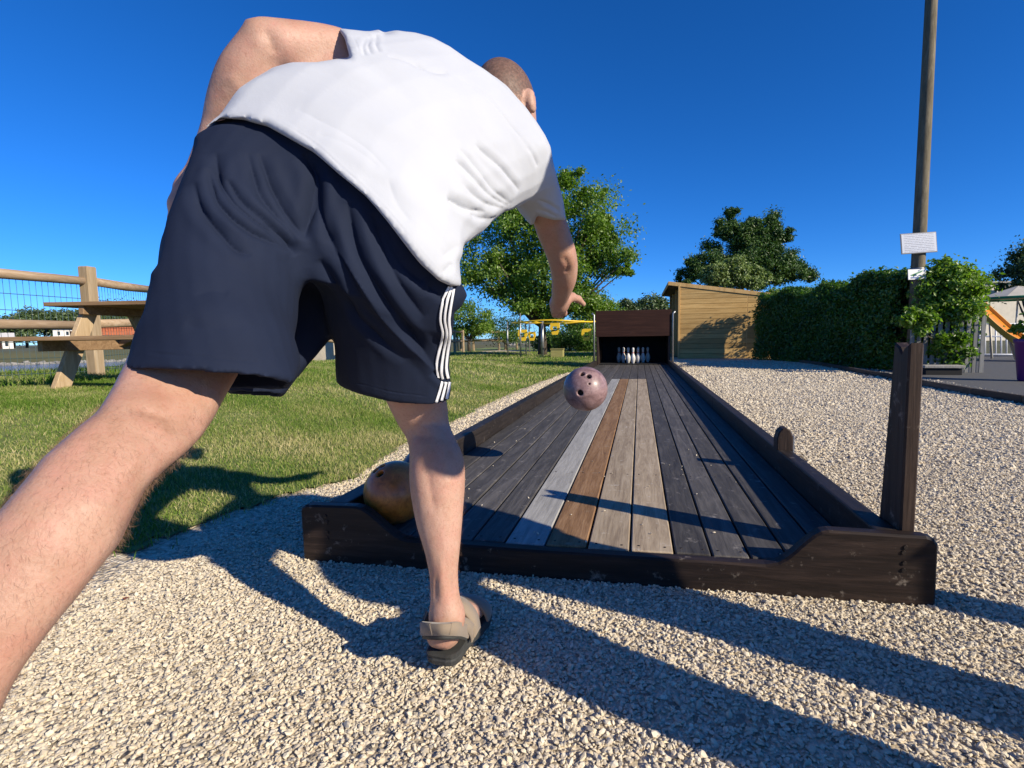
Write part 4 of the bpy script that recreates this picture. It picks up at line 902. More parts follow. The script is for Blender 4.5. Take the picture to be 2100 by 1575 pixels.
M_STRAP = cloth_mat('tan_suede', (0.19, 0.145, 0.10), (0.27, 0.21, 0.15), 500, 0.9, 0.2)
M_SOLE = simple('dark_rubber', (0.035, 0.036, 0.034), 0.75, 0.3, 30, 0.3, 0.003)
def hair_mat():
    t = NT('cropped_hair'); v = t.map(); n = t.noise(v, 420, 3, 0.7)
    t.col(t.ramp(n, [(0.4, (0.085, 0.045, 0.030)), (0.62, (0.30, 0.17, 0.12))])).set(Roughness=0.75); t.bump(n, 0.5, 0.003); return t.m
M_HAIR = hair_mat()

# ---- the bowler
person = empty('person', (-0.40, 1.12, 0.0)); PH = 0.006
tag(person, 'bowler in white T-shirt and navy striped shorts, bending forward, seen from behind', 'person')
leg_left = limb([((380, 540), (560, 545), .92), ((335, 650), (520, 655), .855), ((292, 738), (490, 750), .79), ((276, 762), (484, 772), .77), ((228, 815), (459, 822), .715), ((182, 861), (424, 884), .672),
    ((131, 905), (382, 932), .63), ((86, 941), (333, 972), .595), ((42, 998), (288, 1036), .565), ((0, 1045), (237, 1128), .532), ((-48, 1112), (172, 1212), .508),
    ((-92, 1192), (105, 1294), .487), ((-135, 1282), (48, 1368), .471), ((-165, 1372), (0, 1446), .458), ((-190, 1455), (-35, 1530), .45), ((-190, 1540), (-40, 1605), .45)], 0.95)
leg_right = limb([((710, 600), (870, 610), 1.03), ((750, 710), (885, 720), 1.12), ((795, 812), (914, 825), 1.185), ((817, 868), (920.5, 868), 1.2), ((836, 905), (936, 903), 1.19),
    ((841, 940), (950.5, 938), 1.175), ((841, 985), (953.5, 985), 1.16), ((846, 1030), (950, 1040), 1.15), ((856, 1080), (946.5, 1085), 1.14), ((872, 1133), (943, 1125), 1.13),
    ((881.5, 1181), (939, 1172), 1.125), ((883.5, 1225), (942, 1219), 1.125), ((884, 1260), (949, 1254), 1.125), ((889, 1288), (945, 1283), 1.12)], 1.0)
arm_right = limb([((1050, 330), (1118, 315), 1.33), ((1072, 400), (1142, 392), 1.39), ((1091, 450), (1160, 445), 1.44), ((1103, 485), (1171, 480), 1.48), ((1116, 515), (1181, 514), 1.515), ((1126, 542), (1185, 544), 1.55),
    ((1131, 572), (1182, 574), 1.60), ((1131, 598), (1172, 598), 1.66), ((1131, 616), (1165, 613), 1.71), ((1131, 628), (1163, 626), 1.75)], 0.95)
upper_left = limb([((805, 95), (812, 150), 1.13), ((745, 84), (752, 124), 1.075), ((715, 73), (722, 122), 1.045), ((688, 61), (700, 128), 1.02), ((640, 52), (652, 134), 1.0), ((578, 45.5), (592, 134), .97), ((527, 43), (545, 128), .955), ((512, 55), (522, 118), .95)], 0.92)
fore_left = limb([((509, 48), (565, 80), .955), ((496, 72), (574, 112), .957), ((461, 120), (551, 166), .965), ((442, 163), (530, 206), .975), ((429, 206), (508, 240), .985), ((419, 250), (484, 276), .995), ((402, 300), (456, 322), 1.0), ((384, 345), (432, 366), 1.0), ((366, 383), (420, 404), 1.0)], 0.9)
body = Field(np.min([leg_left[0].min(0), leg_right[0].min(0), fore_left[0].min(0)], 0)-0.12, np.max([arm_right[0].max(0), upper_left[0].max(0), leg_right[0].max(0)], 0)+0.25, PH)
LEGPX = [(300, 560), (262, 720), (256, 744), (230, 796), (200, 844), (158, 877), (86, 940), (48, 988), (0, 1045), (-120, 1180), (-400, 1500), (-400, 1900), (-70, 1900), (-62, 1640), (0, 1483), (24, 1419), (53, 1366), (101, 1299), (158, 1228), (211, 1157), (245, 1115), (272, 1055), (296, 1004), (331, 969), (383, 926), (413, 895), (436, 861), (467, 804), (494, 760), (540, 660), (560, 540)]
lf_ = Field(leg_left[0].min(0)-.03, leg_left[0].max(0)+.03, PH); lf_.add(*leg_left, .01); lf_.outline(LEGPX, .012)
o_i = lf_.i0-body.i0; sl_ = tuple(slice(int(o_i[k]), int(o_i[k]+lf_.n[k])) for k in range(3)); body.a[sl_] = smin(body.a[sl_], lf_.a, .02)
for lm in (leg_right, arm_right, upper_left): body.add(*lm, 0.03)
body.add(*fore_left, 0.012)
hipc = W(650, 440, .95)
torso_in = loft([(W(475, 275, .93), W(915, 555, .96), .11, .11), (W(530, 225, .97), W(920, 490, 1.0), .11, .105), (W(600, 178, 1.01), W(950, 445, 1.06), .11, .105), (W(680, 145, 1.06), W(1000, 400, 1.14), .11, .105),
    (W(780, 120, 1.12), W(1065, 350, 1.24), .085, .10), (W(870, 150, 1.18), W(1065, 290, 1.31), .06, .075), (W(925, 200, 1.22), W(1030, 265, 1.33), .045, .05)])
body.add(*torso_in, 0.04)
pelv = loft([(W(450, 300, .92), W(930, 600, .97), .11, .12), (W(430, 400, .90), W(900, 640, 1.0), .10, .11), (W(440, 500, .88), W(880, 660, 1.03), .08, .09)])
body.add(*pelv, 0.04)
# head: skull, jaw, neck, ears, face looking down the lane
hc = W(1036, 207, 1.42); hup = np.array([-0.10, 0.16, 0.98]); hup /= np.linalg.norm(hup)
hf = np.array([0.30, 0.93, -0.2]); hf -= hup*(hf@hup); hf /= np.linalg.norm(hf); hr = np.cross(hf, hup)
body.ell(hc, [hr, hf, hup], (.078, .098, .108), .02)
body.ell(hc+hf*.045-hup*.075, [hr, hf, hup], (.058, .062, .075), .03)
body.chain([W(965, 262, 1.30), hc-hup*.055-hf*.025], [.052, .056], .03)
body.chain([hc+hf*.094-hup*.02, hc+hf*.122-hup*.055], [.010, .017], .012)                     # nose
for s_ in (-1, 1):
    body.ell(hc+hr*(.034*s_)+hf*.098-hup*.018, [hr, hf, hup], (.018, .014, .012), .012, sub=True)   # eye sockets
    body.ell(hc+hr*(.081*s_)-hup*.034-hf*.004, [hr, hf, hup], (.014, .021, .033), .006)             # ears
    body.ell(hc+hr*(.095*s_)-hup*.032+hf*.004, [hr, hf, hup], (.009, .012, .020), .004, sub=True)
body.chain([hc+hf*.103-hup*.088-hr*.022, hc+hf*.108-hup*.088, hc+hf*.103-hup*.088+hr*.022], [.006, .008, .006], .006)  # mouth
body.chain([W(1160, 530, 1.50), W(1162, 536, 1.505)], [.014, .014], .025)
# right hand, open after the release
kn = [(1135.5, 636, 1.80), (1141, 634, 1.815), (1147.5, 632, 1.82), (1154, 630, 1.815)]
body.chain([W(1147, 622, 1.74), W(1147, 627, 1.775)], [.031, .030], .02)
for q, (x, y, d) in enumerate(kn):
    body.chain([W(1141+4*q, 624, 1.75), W(x, y, d)], [.015, .0125], .012)
    ln = (.8, 1.0, 1.08, .95)[q]; cx_ = 1.5+1.1*q*.6
    body.chain([W(x, y, d), W(x+cx_*.4, y+5*ln, d+.040*ln), W(x+cx_, y+11*ln, d+.062*ln), W(x+cx_*1.5, y+16*ln, d+.066*ln)], [.0115, .0100, .0092, .0078], .004)
body.chain([W(1160, 614, 1.73), W(1172, 609, 1.765), W(1186, 613.5, 1.795), W(1197, 624, 1.815)], [.020, .0155, .0120, .0088], .012)
# left hand resting on the left thigh
body.chain([W(400, 390, 1.0), W(386, 425, .995)], [.030, .034], .02)
for q in range(4):
    o = (q-1.5)
    body.chain([W(388+o*10, 428+o*4, .995-.012*q), W(371+o*9, 458+o*6, .985-.014*q), W(372+o*9, 486+o*6, .982-.014*q), W(380+o*8, 506+o*5, .988-.014*q)], [.012, .0105, .0095, .008], .004)
body.chain([W(398, 400, .97), W(402, 440, .955), W(396, 470, .95)], [.015, .012, .009], .008)
# feet
heel = Gz(896, 1372, .03); toe = Gz(980, 1258, .03); ax = (toe-heel); ax[2] = 0; FL = np.linalg.norm(ax); ax /= FL; sd = np.array([ax[1], -ax[0], 0]); zz = np.array([0, 0, 1.])
def foot_loft(heel, ax, sd, zz, L, b=.028):
    st = []
    for t, wl_, wr_, hh in ((0.005, .020, .020, .030), (.05, .031, .031, .052), (.14, .034, .034, .075), (.26, .034, .035, .092), (.42, .037, .040, .076), (.60, .044, .046, .055), (.76, .047, .049, .040), (.88, .042, .046, .032), (.97, .028, .034, .022), (1.0, .012, .018, .014)):
        c = heel+ax*(t*L)+zz*(b+hh/2); V0 = c-sd*wl_; V1 = c+sd*wr_; st.append((V0, V1, hh/2, hh/2))
    return loft(st, 20, 3, 2.4)
body.add(*foot_loft(heel+ax*.012, ax, sd, zz, FL*.92), .03)
body.chain([heel+ax*.045+zz*.065, W(917, 1270, 1.125)], [.029, .030], .03)
lank = W(-115, 1545, .45); lax = np.array([.10, .62, -.78]); lax /= np.linalg.norm(lax); lsd = np.array([1., -.1, 0]); lsd -= lax*(lsd@lax); lsd /= np.linalg.norm(lsd); lzz = np.cross(lsd, lax)
if lzz@np.array([0, 0, 1.]) < 0: lzz = -lzz
lheel = lank-lax*.075-lzz*.10
body.add(*foot_loft(lheel, lax, lsd, lzz, .26, .012), .03)
BV, BQ = body.mesh(4)
bnrm = normals(BV, BQ); bcast = Cast(BV, BQ)
BV = folds(BV, bnrm, [(bcast.line(l), a_, w_) for l, a_, w_ in ((((265, 832), (320, 848), (375, 862), (420, 872)), -.0045, .008), (((330, 872), (380, 884), (410, 890)), -.003, .007), (((300, 900), (250, 985), (190, 1070)), .004, .02), (((845, 892), (885, 898), (930, 890)), -.0035, .007),
    (((870, 935), (880, 990), (892, 1050)), -.004, .012), (((915, 930), (920, 1000)), .003, .014), (((905, 1150), (906, 1225)), .003, .008), (((893, 1180), (893, 1240)), -.003, .007), (((925, 1180), (928, 1240)), -.003, .007), (((880, 1322), (905, 1330), (930, 1322)), -.002, .005),
    (((1155, 525), (1165, 545), (1160, 560)), -.006, .009), (((1140, 470), (1150, 510)), .003, .014), (((540, 60), (555, 85), (560, 110)), -.004, .010), (((470, 150), (500, 200)), .003, .016), (((1046, 172), (1062, 192), (1076, 215)), -.004, .005), (((1034, 172), (1052, 196), (1068, 222)), -.004, .005)) if len(bcast.line(l)) > 1])
bme = me_fast('body', BV, BQ); rel = BV-hc; hu, hf_, hr_ = rel@hup, rel@hf, rel@hr
hair = np.clip((hu+.085+.25*np.clip(hf_, 0, 1))/.09, 0, 1)*np.clip((.062-hf_+.55*hu)/.03, 0, 1)*np.clip((.145-np.linalg.norm(rel, axis=1))/.01, 0, 1)
ear = np.minimum(np.linalg.norm(rel-(hr*.081-hup*.034), axis=1), np.linalg.norm(rel+hr*.081+hup*.034, axis=1)); hair *= np.clip((ear-.028)/.012, 0, 1)
at_ = bme.attributes.new('hair', 'FLOAT', 'POINT'); at_.data.foreach_set('value', hair.astype(np.float32))
bo = link('body', bme, M_SKIN, person)

# fine hair on calves and forearms
def body_hair(n, zone, ln):
    idx = np.where(zone(BV))[0]; k = RNG.choice(idx, n); BN = normals(BV, BQ); p = BV[k]+RNG.normal(0, .002, (n, 3)); nr = BN[k]
    if (BN[:, 2]*(BV[:, 2]-BV[:, 2].mean())).mean() < 0: nr = -nr
    d = nr*.12+RNG.normal(0, .35, (n, 3))+np.array([0, 0, -.75]); d -= nr*np.minimum((d*nr).sum(1), 0)[:, None]*1.0; d += nr*.10; d /= np.linalg.norm(d, axis=1)[:, None]
    sd_ = np.cross(d, RNG.normal(size=(n, 3))); sd_ /= np.linalg.norm(sd_, axis=1)[:, None]; L_ = (ln*RNG.uniform(.5, 1.2, n))[:, None]; w_ = .000065
    V = np.stack([p-sd_*w_, p+sd_*w_, p+d*L_*.6+nr*L_*.06+sd_*w_*.8, p+d*L_*.6+nr*L_*.06-sd_*w_*.8, p+d*L_+sd_*w_*.3, p+d*L_-sd_*w_*.3], 1).reshape(-1, 3)
    i = np.arange(n)[:, None]*6; return V, np.concatenate([i+np.array([0, 1, 2, 3]), i+np.array([3, 2, 4, 5])])
def left_calf(V): u, v, d = PX(V); return (d < .68) & (u < 470) & (v > 830) & (v < 1560)
def right_calf(V): u, v, d = PX(V); return (u > 800) & (u < 970) & (v > 900) & (v < 1230) & (d > .9) & (d < 1.35)
for nm, z_, n_, l_ in (('left', left_calf, 8000, .0085), ('right', right_calf, 3500, .0085)):
    hv2, hf2 = body_hair(n_, z_, l_); tag(link('leg_hair', me_fast('leg_hair', hv2, hf2, False), NT('leg_hair').col((.20, .11, .065)).set(Roughness=.6).m, bo), kind='stuff')
# ---- T-shirt
SHIRT = [(410, 269), (453, 234), (474, 206), (491, 182), (521, 160.5), (560, 139.5), (598, 130.5), (650, 128), (718.6, 119), (708, 81), (693, 58), (720, 62), (748, 65), (779, 62), (786, 69), (813, 64), (850, 68), (886, 77), (920, 94), (959, 122), (989, 140),
    (1019, 160), (1040, 178), (1058, 200), (1079, 222), (1098, 247), (1117, 279), (1128, 304), (1132, 330), (1143, 368), (1156, 411), (1162, 452), (1134, 451), (1113, 444), (1100, 440), (1092, 462), (1074, 444), (1057, 434), (1036, 433), (1010, 454), (989, 476), (950, 502),
    (948, 519), (940, 536), (942, 557), (947, 586), (924, 585), (899, 574), (864, 540), (830, 497), (791, 450), (749, 403), (693, 356), (646, 313), (590, 279), (551, 257), (500, 245), (453, 244)]
tor = loft([(W(360, 330, .90), W(955, 640, .95), .145, .15), (W(404, 272, .92), W(955, 592, .955), .145, .15), (W(462, 210, .955), W(955, 520, 1.0), .15, .15), (W(540, 142, 1.0), W(990, 478, 1.06), .15, .15), (W(635, 112, 1.05), W(1042, 432, 1.13), .145, .14),
    (W(735, 70, 1.1), W(1098, 385, 1.20), .115, .13), (W(830, 72, 1.15), W(1122, 305, 1.26), .09, .11), (W(905, 98, 1.2), W(1104, 255, 1.31), .075, .085), (W(965, 150, 1.24), W(1070, 228, 1.33), .055, .06)])
slv_l = loft([(W(840, 80, 1.15), W(845, 180, 1.16), .06, .06), (W(775, 52, 1.09), W(785, 155, 1.10), .065, .07), (W(725, 50, 1.05), W(738, 140, 1.055), .060, .065), (W(680, 45, 1.02), W(700, 132, 1.02), .055, .06)])
slv_r = loft([(W(1000, 300, 1.18), W(1125, 270, 1.20), .07, .08), (W(1020, 350, 1.235), W(1142, 322, 1.25), .065, .08), (W(1045, 398, 1.31), W(1152, 374, 1.32), .06, .07), (W(1068, 434, 1.37), W(1162, 415, 1.375), .055, .06), (W(1088, 475, 1.45), W(1168, 462, 1.45), .05, .055)])
sh = Field(np.min([tor[0].min(0), slv_l[0].min(0)], 0)-.05, np.max([tor[0].max(0), slv_r[0].max(0), slv_l[0].max(0)], 0)+.05, .005)
sh.add(*tor, .02); sh.add(*slv_l, .045); sh.add(*slv_r, .09)
sh.outline(SHIRT, .010)
nk = W(985, 190, 1.27); 
sh.shell(.010)
sh.cut_near(W(706, 92, 1.03), W(640, 70, 1.03)-W(760, 95, 1.045), W(668, 92, 1.02), .10)
sh.cut_near(W(1128, 449, 1.43), W(1148, 520, 1.52)-W(1110, 400, 1.385), W(1132, 470, 1.45), .10)
SV, SQ = subdivide(*sh.mesh(3)); SN = normals(SV, SQ); sc_ = Cast(SV, SQ)
def z6(*p): return [(350+x/2.3333, y/2.3333) for x, y in p]
def z2(*p): return [(920+x/4.375, 300+y/4.375) for x, y in p]
shirt_folds = [(z2((640, 400), (560, 290), (450, 160), (330, 60), (240, -20)), -.010, .010), (z2((560, 520), (440, 420), (330, 300), (200, 140), (100, 20)), -.008, .009), (z2((530, 535), (400, 460), (270, 340), (150, 200), (60, 120)), -.009, .010),
    (z2((490, 560), (350, 520), (230, 440), (110, 320)), -.008, .010), (z2((500, 590), (330, 590), (170, 560), (60, 500), (-10, 455)), -.014, .012), (z2((420, 640), (300, 650), (200, 610)), -.008, .010),
    (z2((700, 0), (770, 110), (800, 180)), -.004, .007), (z2((1000, 590), (900, 520), (800, 480)), -.006, .007), (z2((980, 640), (880, 590), (780, 560)), -.005, .007),
    (z6((1160, 300), (1250, 340), (1330, 350)), -.004, .009), (z6((1380, 370), (1500, 450), (1600, 560), (1720, 730)), -.0035, .008), (z6((1040, 270), (1130, 290), (1220, 330)), -.004, .010),
    (z6((960, 170), (945, 215), (960, 260)), -.005, .006), (z6((985, 160), (980, 210), (1000, 250)), -.005, .006), (z6((935, 175), (920, 220), (930, 265)), -.004, .006),
    (z6((1300, 1310), (1350, 1260), (1395, 1230)), -.006, .008), (z6((1230, 1290), (1300, 1230), (1380, 1170)), -.004, .010), (z6((700, 640), (860, 700), (1000, 800)), -.003, .014), (z6((600, 520), (760, 600), (930, 700), (1050, 830)), -.003, .016), (z6((1040, 850), (1080, 960), (1150, 1060)), -.003, .014)]
def wrinkle(V, N, amp, sc, seed):            # small irregular unevenness of loose cloth
    P = V*sc+seed; return V+N*(amp*(np.sin(P[:, 0]*1.3+2.1*np.sin(P[:, 2]*.7+P[:, 1]))*np.sin(P[:, 2]*1.1+1.7*np.sin(P[:, 0]*.6))+.5*np.sin(P[:, 1]*2.3+P[:, 2]*1.9)))[:, None]
for l in (((500, 232), (560, 246), (600, 266), (650, 298), (700, 342), (760, 396), (800, 438), (840, 487), (875, 530), (905, 560), (940, 572)), ((1080, 428), (1110, 428), (1140, 434), (1158, 436)), ((722, 70), (733, 95), (738, 116))):
    shirt_folds.append((l, -.0016, .0022))
SV = wrinkle(SV, SN, .0016, 26., 3.)
SV = folds(SV, SN, [(sc_.line(l), a*.62, w*.62) for l, a, w in shirt_folds if len(sc_.line(l)) > 1])
SV = lap(SV, SQ, 1)
shirt = link('t_shirt', me_fast('t_shirt', SV, SQ), M_SHIRT, person)

# ---- shorts
def z7(*p): return [(280+x/2.54, 240+y/2.54) for x, y in p]
SHORTS = [(440, 252), (410, 272), (401, 281), (397, 309), (384, 343), (363, 394), (350, 433), (331, 490), (322, 545), (309.6, 562), (310.8, 574), (302, 599), (292, 638), (277, 678), (256, 742), (236, 800), (240, 900), (560, 900), (579, 814), (615, 766), (649, 728), (681, 692), (684, 705),
    (687.6, 773), (690, 790), (733, 808), (794, 823.5), (855, 831), (889, 835), (919, 833), (926, 800), (921, 750), (924, 720), (930, 640), (947, 628), (958, 606), (949, 588), (925, 560), (880, 470), (800, 340), (620, 240), (500, 235)]
pel = loft([(W(455, 225, .93), W(970, 545, .97), .12, .13), (W(400, 300, .905), W(962, 600, .985), .125, .13), (W(372, 380, .88), W(950, 650, 1.0), .12, .125), (W(360, 450, .86), W(935, 690, 1.03), .10, .11)])
ll_ = loft([(W(385, 330, .89), W(650, 470, .93), .12, .12), (W(350, 430, .845), W(624, 530, .87), .12, .12), (W(322, 540, .795), W(613, 600, .84), .118, .12), (W(290, 650, .745), W(606, 690, .825), .125, .12), (W(254, 748, .695), W(613, 770, .82), .135, .12), (W(225, 830, .65), W(600, 850, .82), .14, .12)])
gus = loft([(W(590, 470, 1.0), W(720, 480, 1.03), .06, .06), (W(560, 600, 1.02), W(705, 590, 1.05), .05, .06), (W(520, 700, 1.0), W(695, 672, 1.05), .05, .06), (W(470, 790, .97), W(632, 768, 1.01), .05, .06), (W(440, 860, .95), W(580, 850, .99), .05, .06)])
lr_ = loft([(W(640, 440, .94), W(960, 600, .99), .11, .12), (W(662, 560, .98), W(938, 660, 1.04), .11, .12), (W(678, 680, 1.04), W(930, 725, 1.10), .11, .12), (W(684, 770, 1.095), W(928, 800, 1.155), .112, .12), (W(688, 850, 1.14), W(926, 890, 1.205), .115, .12)])
so = Field(np.min([pel[0].min(0), ll_[0].min(0)], 0)-.05, np.max([pel[0].max(0), lr_[0].max(0)], 0)+.05, .005)
so.add(*pel, .02); so.add(*ll_, .04); so.add(*lr_, .04); so.add(*gus, .02)
so.outline([p for p in SHORTS], .010)
so.shell(.010)
hl0, hl1, hl2 = W(258, 752, .62), W(430, 757, .61), W(530, 806, .95)
hn = np.cross(hl1-hl0, hl2-hl0); hn = hn if hn[2] < 0 else -hn
so.cut_near(hl0, hn, W(420, 850, .78), .33)
hr0, hr1, hr2 = W(690, 793, 1.06), W(800, 826, 1.03), W(922, 834, 1.12)
SV2 = None
rn = W(872, 885, 1.2)-W(820, 600, 1.0); rn /= np.linalg.norm(rn); rn2 = np.array([rn[0]*.2, rn[1]*.35, -1.0])
hv1 = W(690, 793, 1.10)-W(922, 836, 1.15); rn2 = np.cross(hv1, np.array([.0, 1., .10])); rn2 = rn2 if rn2[2] < 0 else -rn2
so.cut_near(W(806, 824, 1.03), rn2, W(815, 900, 1.12), .24)
OV, OQ = subdivide(*so.mesh(3)); ON = normals(OV, OQ); oc_ = Cast(OV, OQ)
short_folds = [(z7((300, 340), (330, 470), (430, 590), (520, 680), (600, 720)), -.010, .011), (z7((370, 270), (400, 400), (480, 500), (620, 600), (800, 690)), -.013, .011), (z7((410, 180), (420, 300), (490, 420), (620, 530), (790, 660), (830, 720)), -.014, .011),
    (z7((470, 320), (560, 440), (700, 560), (830, 690)), -.010, .009), (z7((580, 190), (640, 380), (720, 500), (830, 640)), -.009, .010), (z7((640, 190), (700, 350), (780, 500), (860, 610)), -.010, .010), 
    (z7((870, 190), (920, 270), (930, 330), (910, 480), (870, 640)), -.016, .014), (z7((940, 310), (940, 430), (1000, 620), (1100, 800), (1200, 980)), -.010, .012), (z7((950, 740), (1020, 860), (1130, 1010), (1250, 1140), (1400, 1270)), -.011, .012),
    (z7((1100, 440), (1130, 620), (1190, 790), (1290, 960), (1440, 1140), (1590, 1360)), -.014, .012), (z7((1000, 640), (1090, 760), (1190, 900), (1330, 1090), (1480, 1250), (1610, 1390)), .009, .014), (z7((1230, 500), (1300, 700), (1380, 880), (1500, 1050)), -.008, .013), (z7((1280, 560), (1380, 760), (1500, 860)), -.007, .012),
    
    (z7((1520, 880), (1570, 910), (1600, 960)), -.007, .010), (z7((1540, 1320), (1600, 1380), (1640, 1420)), -.010, .009), (z7((300, 930), (400, 900), (480, 920)), -.002, .014), (z7((250, 1080), (400, 1100), (600, 1090)), -.002, .02)]
for l in (((268, 722), (330, 726), (420, 733), (520, 742), (585, 748)), ((694, 772), (740, 788), (800, 803), (860, 811), (915, 814))): short_folds.append((l, -.0016, .0022))
OV = wrinkle(OV, ON, .0012, 30., 8.)
OV = folds(OV, ON, [(oc_.line(l), a*.88, w*.62) for l, a, w in short_folds if len(oc_.line(l)) > 1])
OV = lap(OV, OQ, 1)
shorts = link('shorts', me_fast('shorts', OV, OQ), M_NAVY, person)
oc_ = Cast(OV, OQ)
def ribbon(name, mid, wpx, mat, parent, off=.0025, cast=None):
    cast = cast or oc_; mid = catmull(mid, 8); V = []; T = np.gradient(mid, axis=0)
    for p, t in zip(mid, T):
        t = t/np.linalg.norm(t); nrm = np.array([-t[1], t[0]])
        row = []
        for s_ in (-.5, -.17, .17, .5):
            q, nn = cast.px(*(p+nrm*wpx*s_))
            row.append(q+nn*off if q is not None else None)
        if all(r is not None for r in row): V.append(row)
    n = len(V); Vt = [v for r in V for v in r]; F = [(i*4+k, i*4+k+1, i*4+k+5, i*4+k+4) for i in range(n-1) for k in range(3)]
    if n < 2: return None
    o = mesh(name, Vt, F, mat, parent, True)
    sm = o.modifiers.new('thick', 'SOLIDIFY'); sm.thickness = .0015; sm.offset = 0
    return o
for l in (((919.5, 588), (907, 618), (902, 653), (907, 685), (898.5, 720), (894, 748), (898, 775)), ((925, 588), (915.5, 618), (911, 653), (915, 685), (908, 720), (903.5, 757), (907, 776)), ((929, 592), (924.5, 618), (919.5, 653), (921, 685), (916, 720), (913, 754), (917, 776)),
          ((905, 783), (898, 808), (890.5, 831)), ((913, 783), (907, 808), (901, 831)), ((920.5, 783), (916, 808), (911, 831))):
    ribbon('stripe', l, 4.7, M_STRIPE, shorts)

# ---- sandals
def sandal(heel, ax, sd, zz, L, back=True):
    s_o = empty('sandal'); s_o.parent = person; s_o.matrix_parent_inverse = PINV(person)
    out = []
    prof = [(0.0, .014), (.015, .025), (.05, .033), (.12, .037), (.30, .036), (.45, .039), (.62, .048), (.78, .050), (.90, .044), (.97, .031), (1.0, .012)]
    pts = [(heel+ax*(t*L)-sd*w) for t, w in prof]+[(heel+ax*(t*L)+sd*(w+.004)) for t, w in prof[::-1]]
    n = len(pts); V = []; F = []
    lay = [(0.0, .94), (.003, .97), (.014, 1.0), (.018, .985), (.025, 1.01), (.027, .94)]
    c = sum(pts)/n
    for z, k in lay: V += [c+(p-c)*k+zz*z for p in pts]
    for i in range(len(lay)-1): F += [(i*n+k, i*n+(k+1) % n, (i+1)*n+(k+1) % n, (i+1)*n+k) for k in range(n)]
    F += [tuple(range(n))[::-1], tuple(range((len(lay)-1)*n, len(lay)*n))]
    bs = mesh('sole', V, F, M_SOLE, s_o)
    return s_o
def band(name, pts, up, wid, thick, mat, parent):     # a strap: centreline points, width direction per point
    V = []; F = []
    pts = catmull(pts, 5); up = catmull(up, 5) if len(np.shape(up)) == 2 else [up]*len(pts)
    T = np.gradient(pts, axis=0)
    for p, u, t in zip(pts, up, T):
        t = t/np.linalg.norm(t); u = u-t*(u@t); u = u/np.linalg.norm(u); o = np.cross(t, u)
        V += [p-u*wid/2-o*thick/2, p+u*wid/2-o*thick/2, p+u*wid/2*.92+o*thick/2, p-u*wid/2*.92+o*thick/2]
    n = len(pts)
    for i in range(n-1): F += [(i*4+k, i*4+(k+1) % 4, i*4+4+(k+1) % 4, i*4+4+k) for k in range(4)]
    F += [(0, 1, 2, 3), (n*4-1, n*4-2, n*4-3, n*4-4)]
    o = mesh(name, V, F, mat, parent, True); return o
sR = sandal(heel+ax*.006, ax, sd, zz, FL*1.0)
def ft(t, s_, z): return heel+ax*(t*FL)+sd*s_+zz*z
band('heel_strap', [W(866, 1290, 1.19), W(864, 1289, 1.13), W(874, 1290, 1.082), W(905, 1291, 1.062), W(934, 1290, 1.076), W(948, 1291, 1.12), W(960, 1296, 1.18)], np.array([0, 0, 1.]), .028, .005, M_STRAP, sR)
band('strap_lining', [W(868, 1305, 1.18), W(869, 1305, 1.13), W(878, 1306, 1.088), W(905, 1307, 1.068), W(932, 1306, 1.082), W(945, 1306, 1.12), W(956, 1310, 1.17)], np.array([0, 0, 1.]), .010, .005, M_SOLE, sR)
band('strap_tab', [W(884, 1290, 1.068), W(905, 1291, 1.056), W(924, 1290, 1.064)], np.array([0, 0, 1.]), .024, .004, M_STRAP, sR)
for s_ in (-1, 1):
    band('side_strap', [ft(.17, .048*s_, .090), ft(.26, .052*s_, .070), ft(.34, .052*s_, .045), ft(.37, .050*s_, .028)], np.array([*ax[:2], .2]), .027, .005, M_STRAP, sR)
band('instep_strap', [ft(.42, -.050, .035), ft(.40, -.046, .075), ft(.38, -.02, .108), ft(.38, .02, .108), ft(.40, .048, .075), ft(.42, .054, .035)], ax, .040, .006, M_STRAP, sR)
band('toe_strap', [ft(.72, -.057, .035), ft(.70, -.046, .062), ft(.69, -.015, .078), ft(.69, .02, .078), ft(.70, .050, .062), ft(.72, .060, .035)], ax, .036, .006, M_STRAP, sR)
sL = sandal(lheel-lax*.01-lzz*.024, lax, lsd, lzz, .275)
def fl(t, s_, z): return lheel+lax*(t*.26)+lsd*s_+lzz*(z-.024)
band('heel_strap', [fl(.25, -.046, .085), fl(.10, -.047, .094), fl(.0, -.022, .098), fl(-.01, .0, .098), fl(.0, .024, .098), fl(.10, .049, .094), fl(.25, .050, .085)], lzz, .030, .006, M_STRAP, sL)
band('instep_strap', [fl(.42, -.048, .035), fl(.40, -.044, .075), fl(.38, -.02, .106), fl(.38, .02, .106), fl(.40, .046, .075), fl(.42, .050, .035)], lax, .040, .006, M_STRAP, sL)

# ---- a second person waiting beside the lane, just right of the picture; their shadow falls across gravel and beam
def BP(n, z, s=-.50): return np.array([-.913*s+.407*n, .407*s+.913*n, z])
watcher = tag(empty('person', BP(1.14, 0)), 'onlooker in beige trousers and blue shirt, just outside the right edge, casting the long shadows', 'person')
wb = Field(BP(1.14, 0)-[.55, .55, .02], BP(1.14, 1.8)+[.55, .55, .06], .008)
hd = BP(1.17, 1.67, -.48); f_ = np.array([-.913, .407, 0]); r_ = np.array([.407, .913, 0]); z_ = np.array([0, 0, 1.])
wb.ell(hd, [r_, f_, z_], (.076, .096, .118), .02); wb.ell(hd+f_*.04-z_*.07, [r_, f_, z_], (.055, .06, .07), .03); wb.chain([BP(1.12, 1.42), hd-z_*.06], [.06, .055], .03)
wb.chain([hd+f_*.09-z_*.01, hd+f_*.115-z_*.045], [.01, .016], .012)
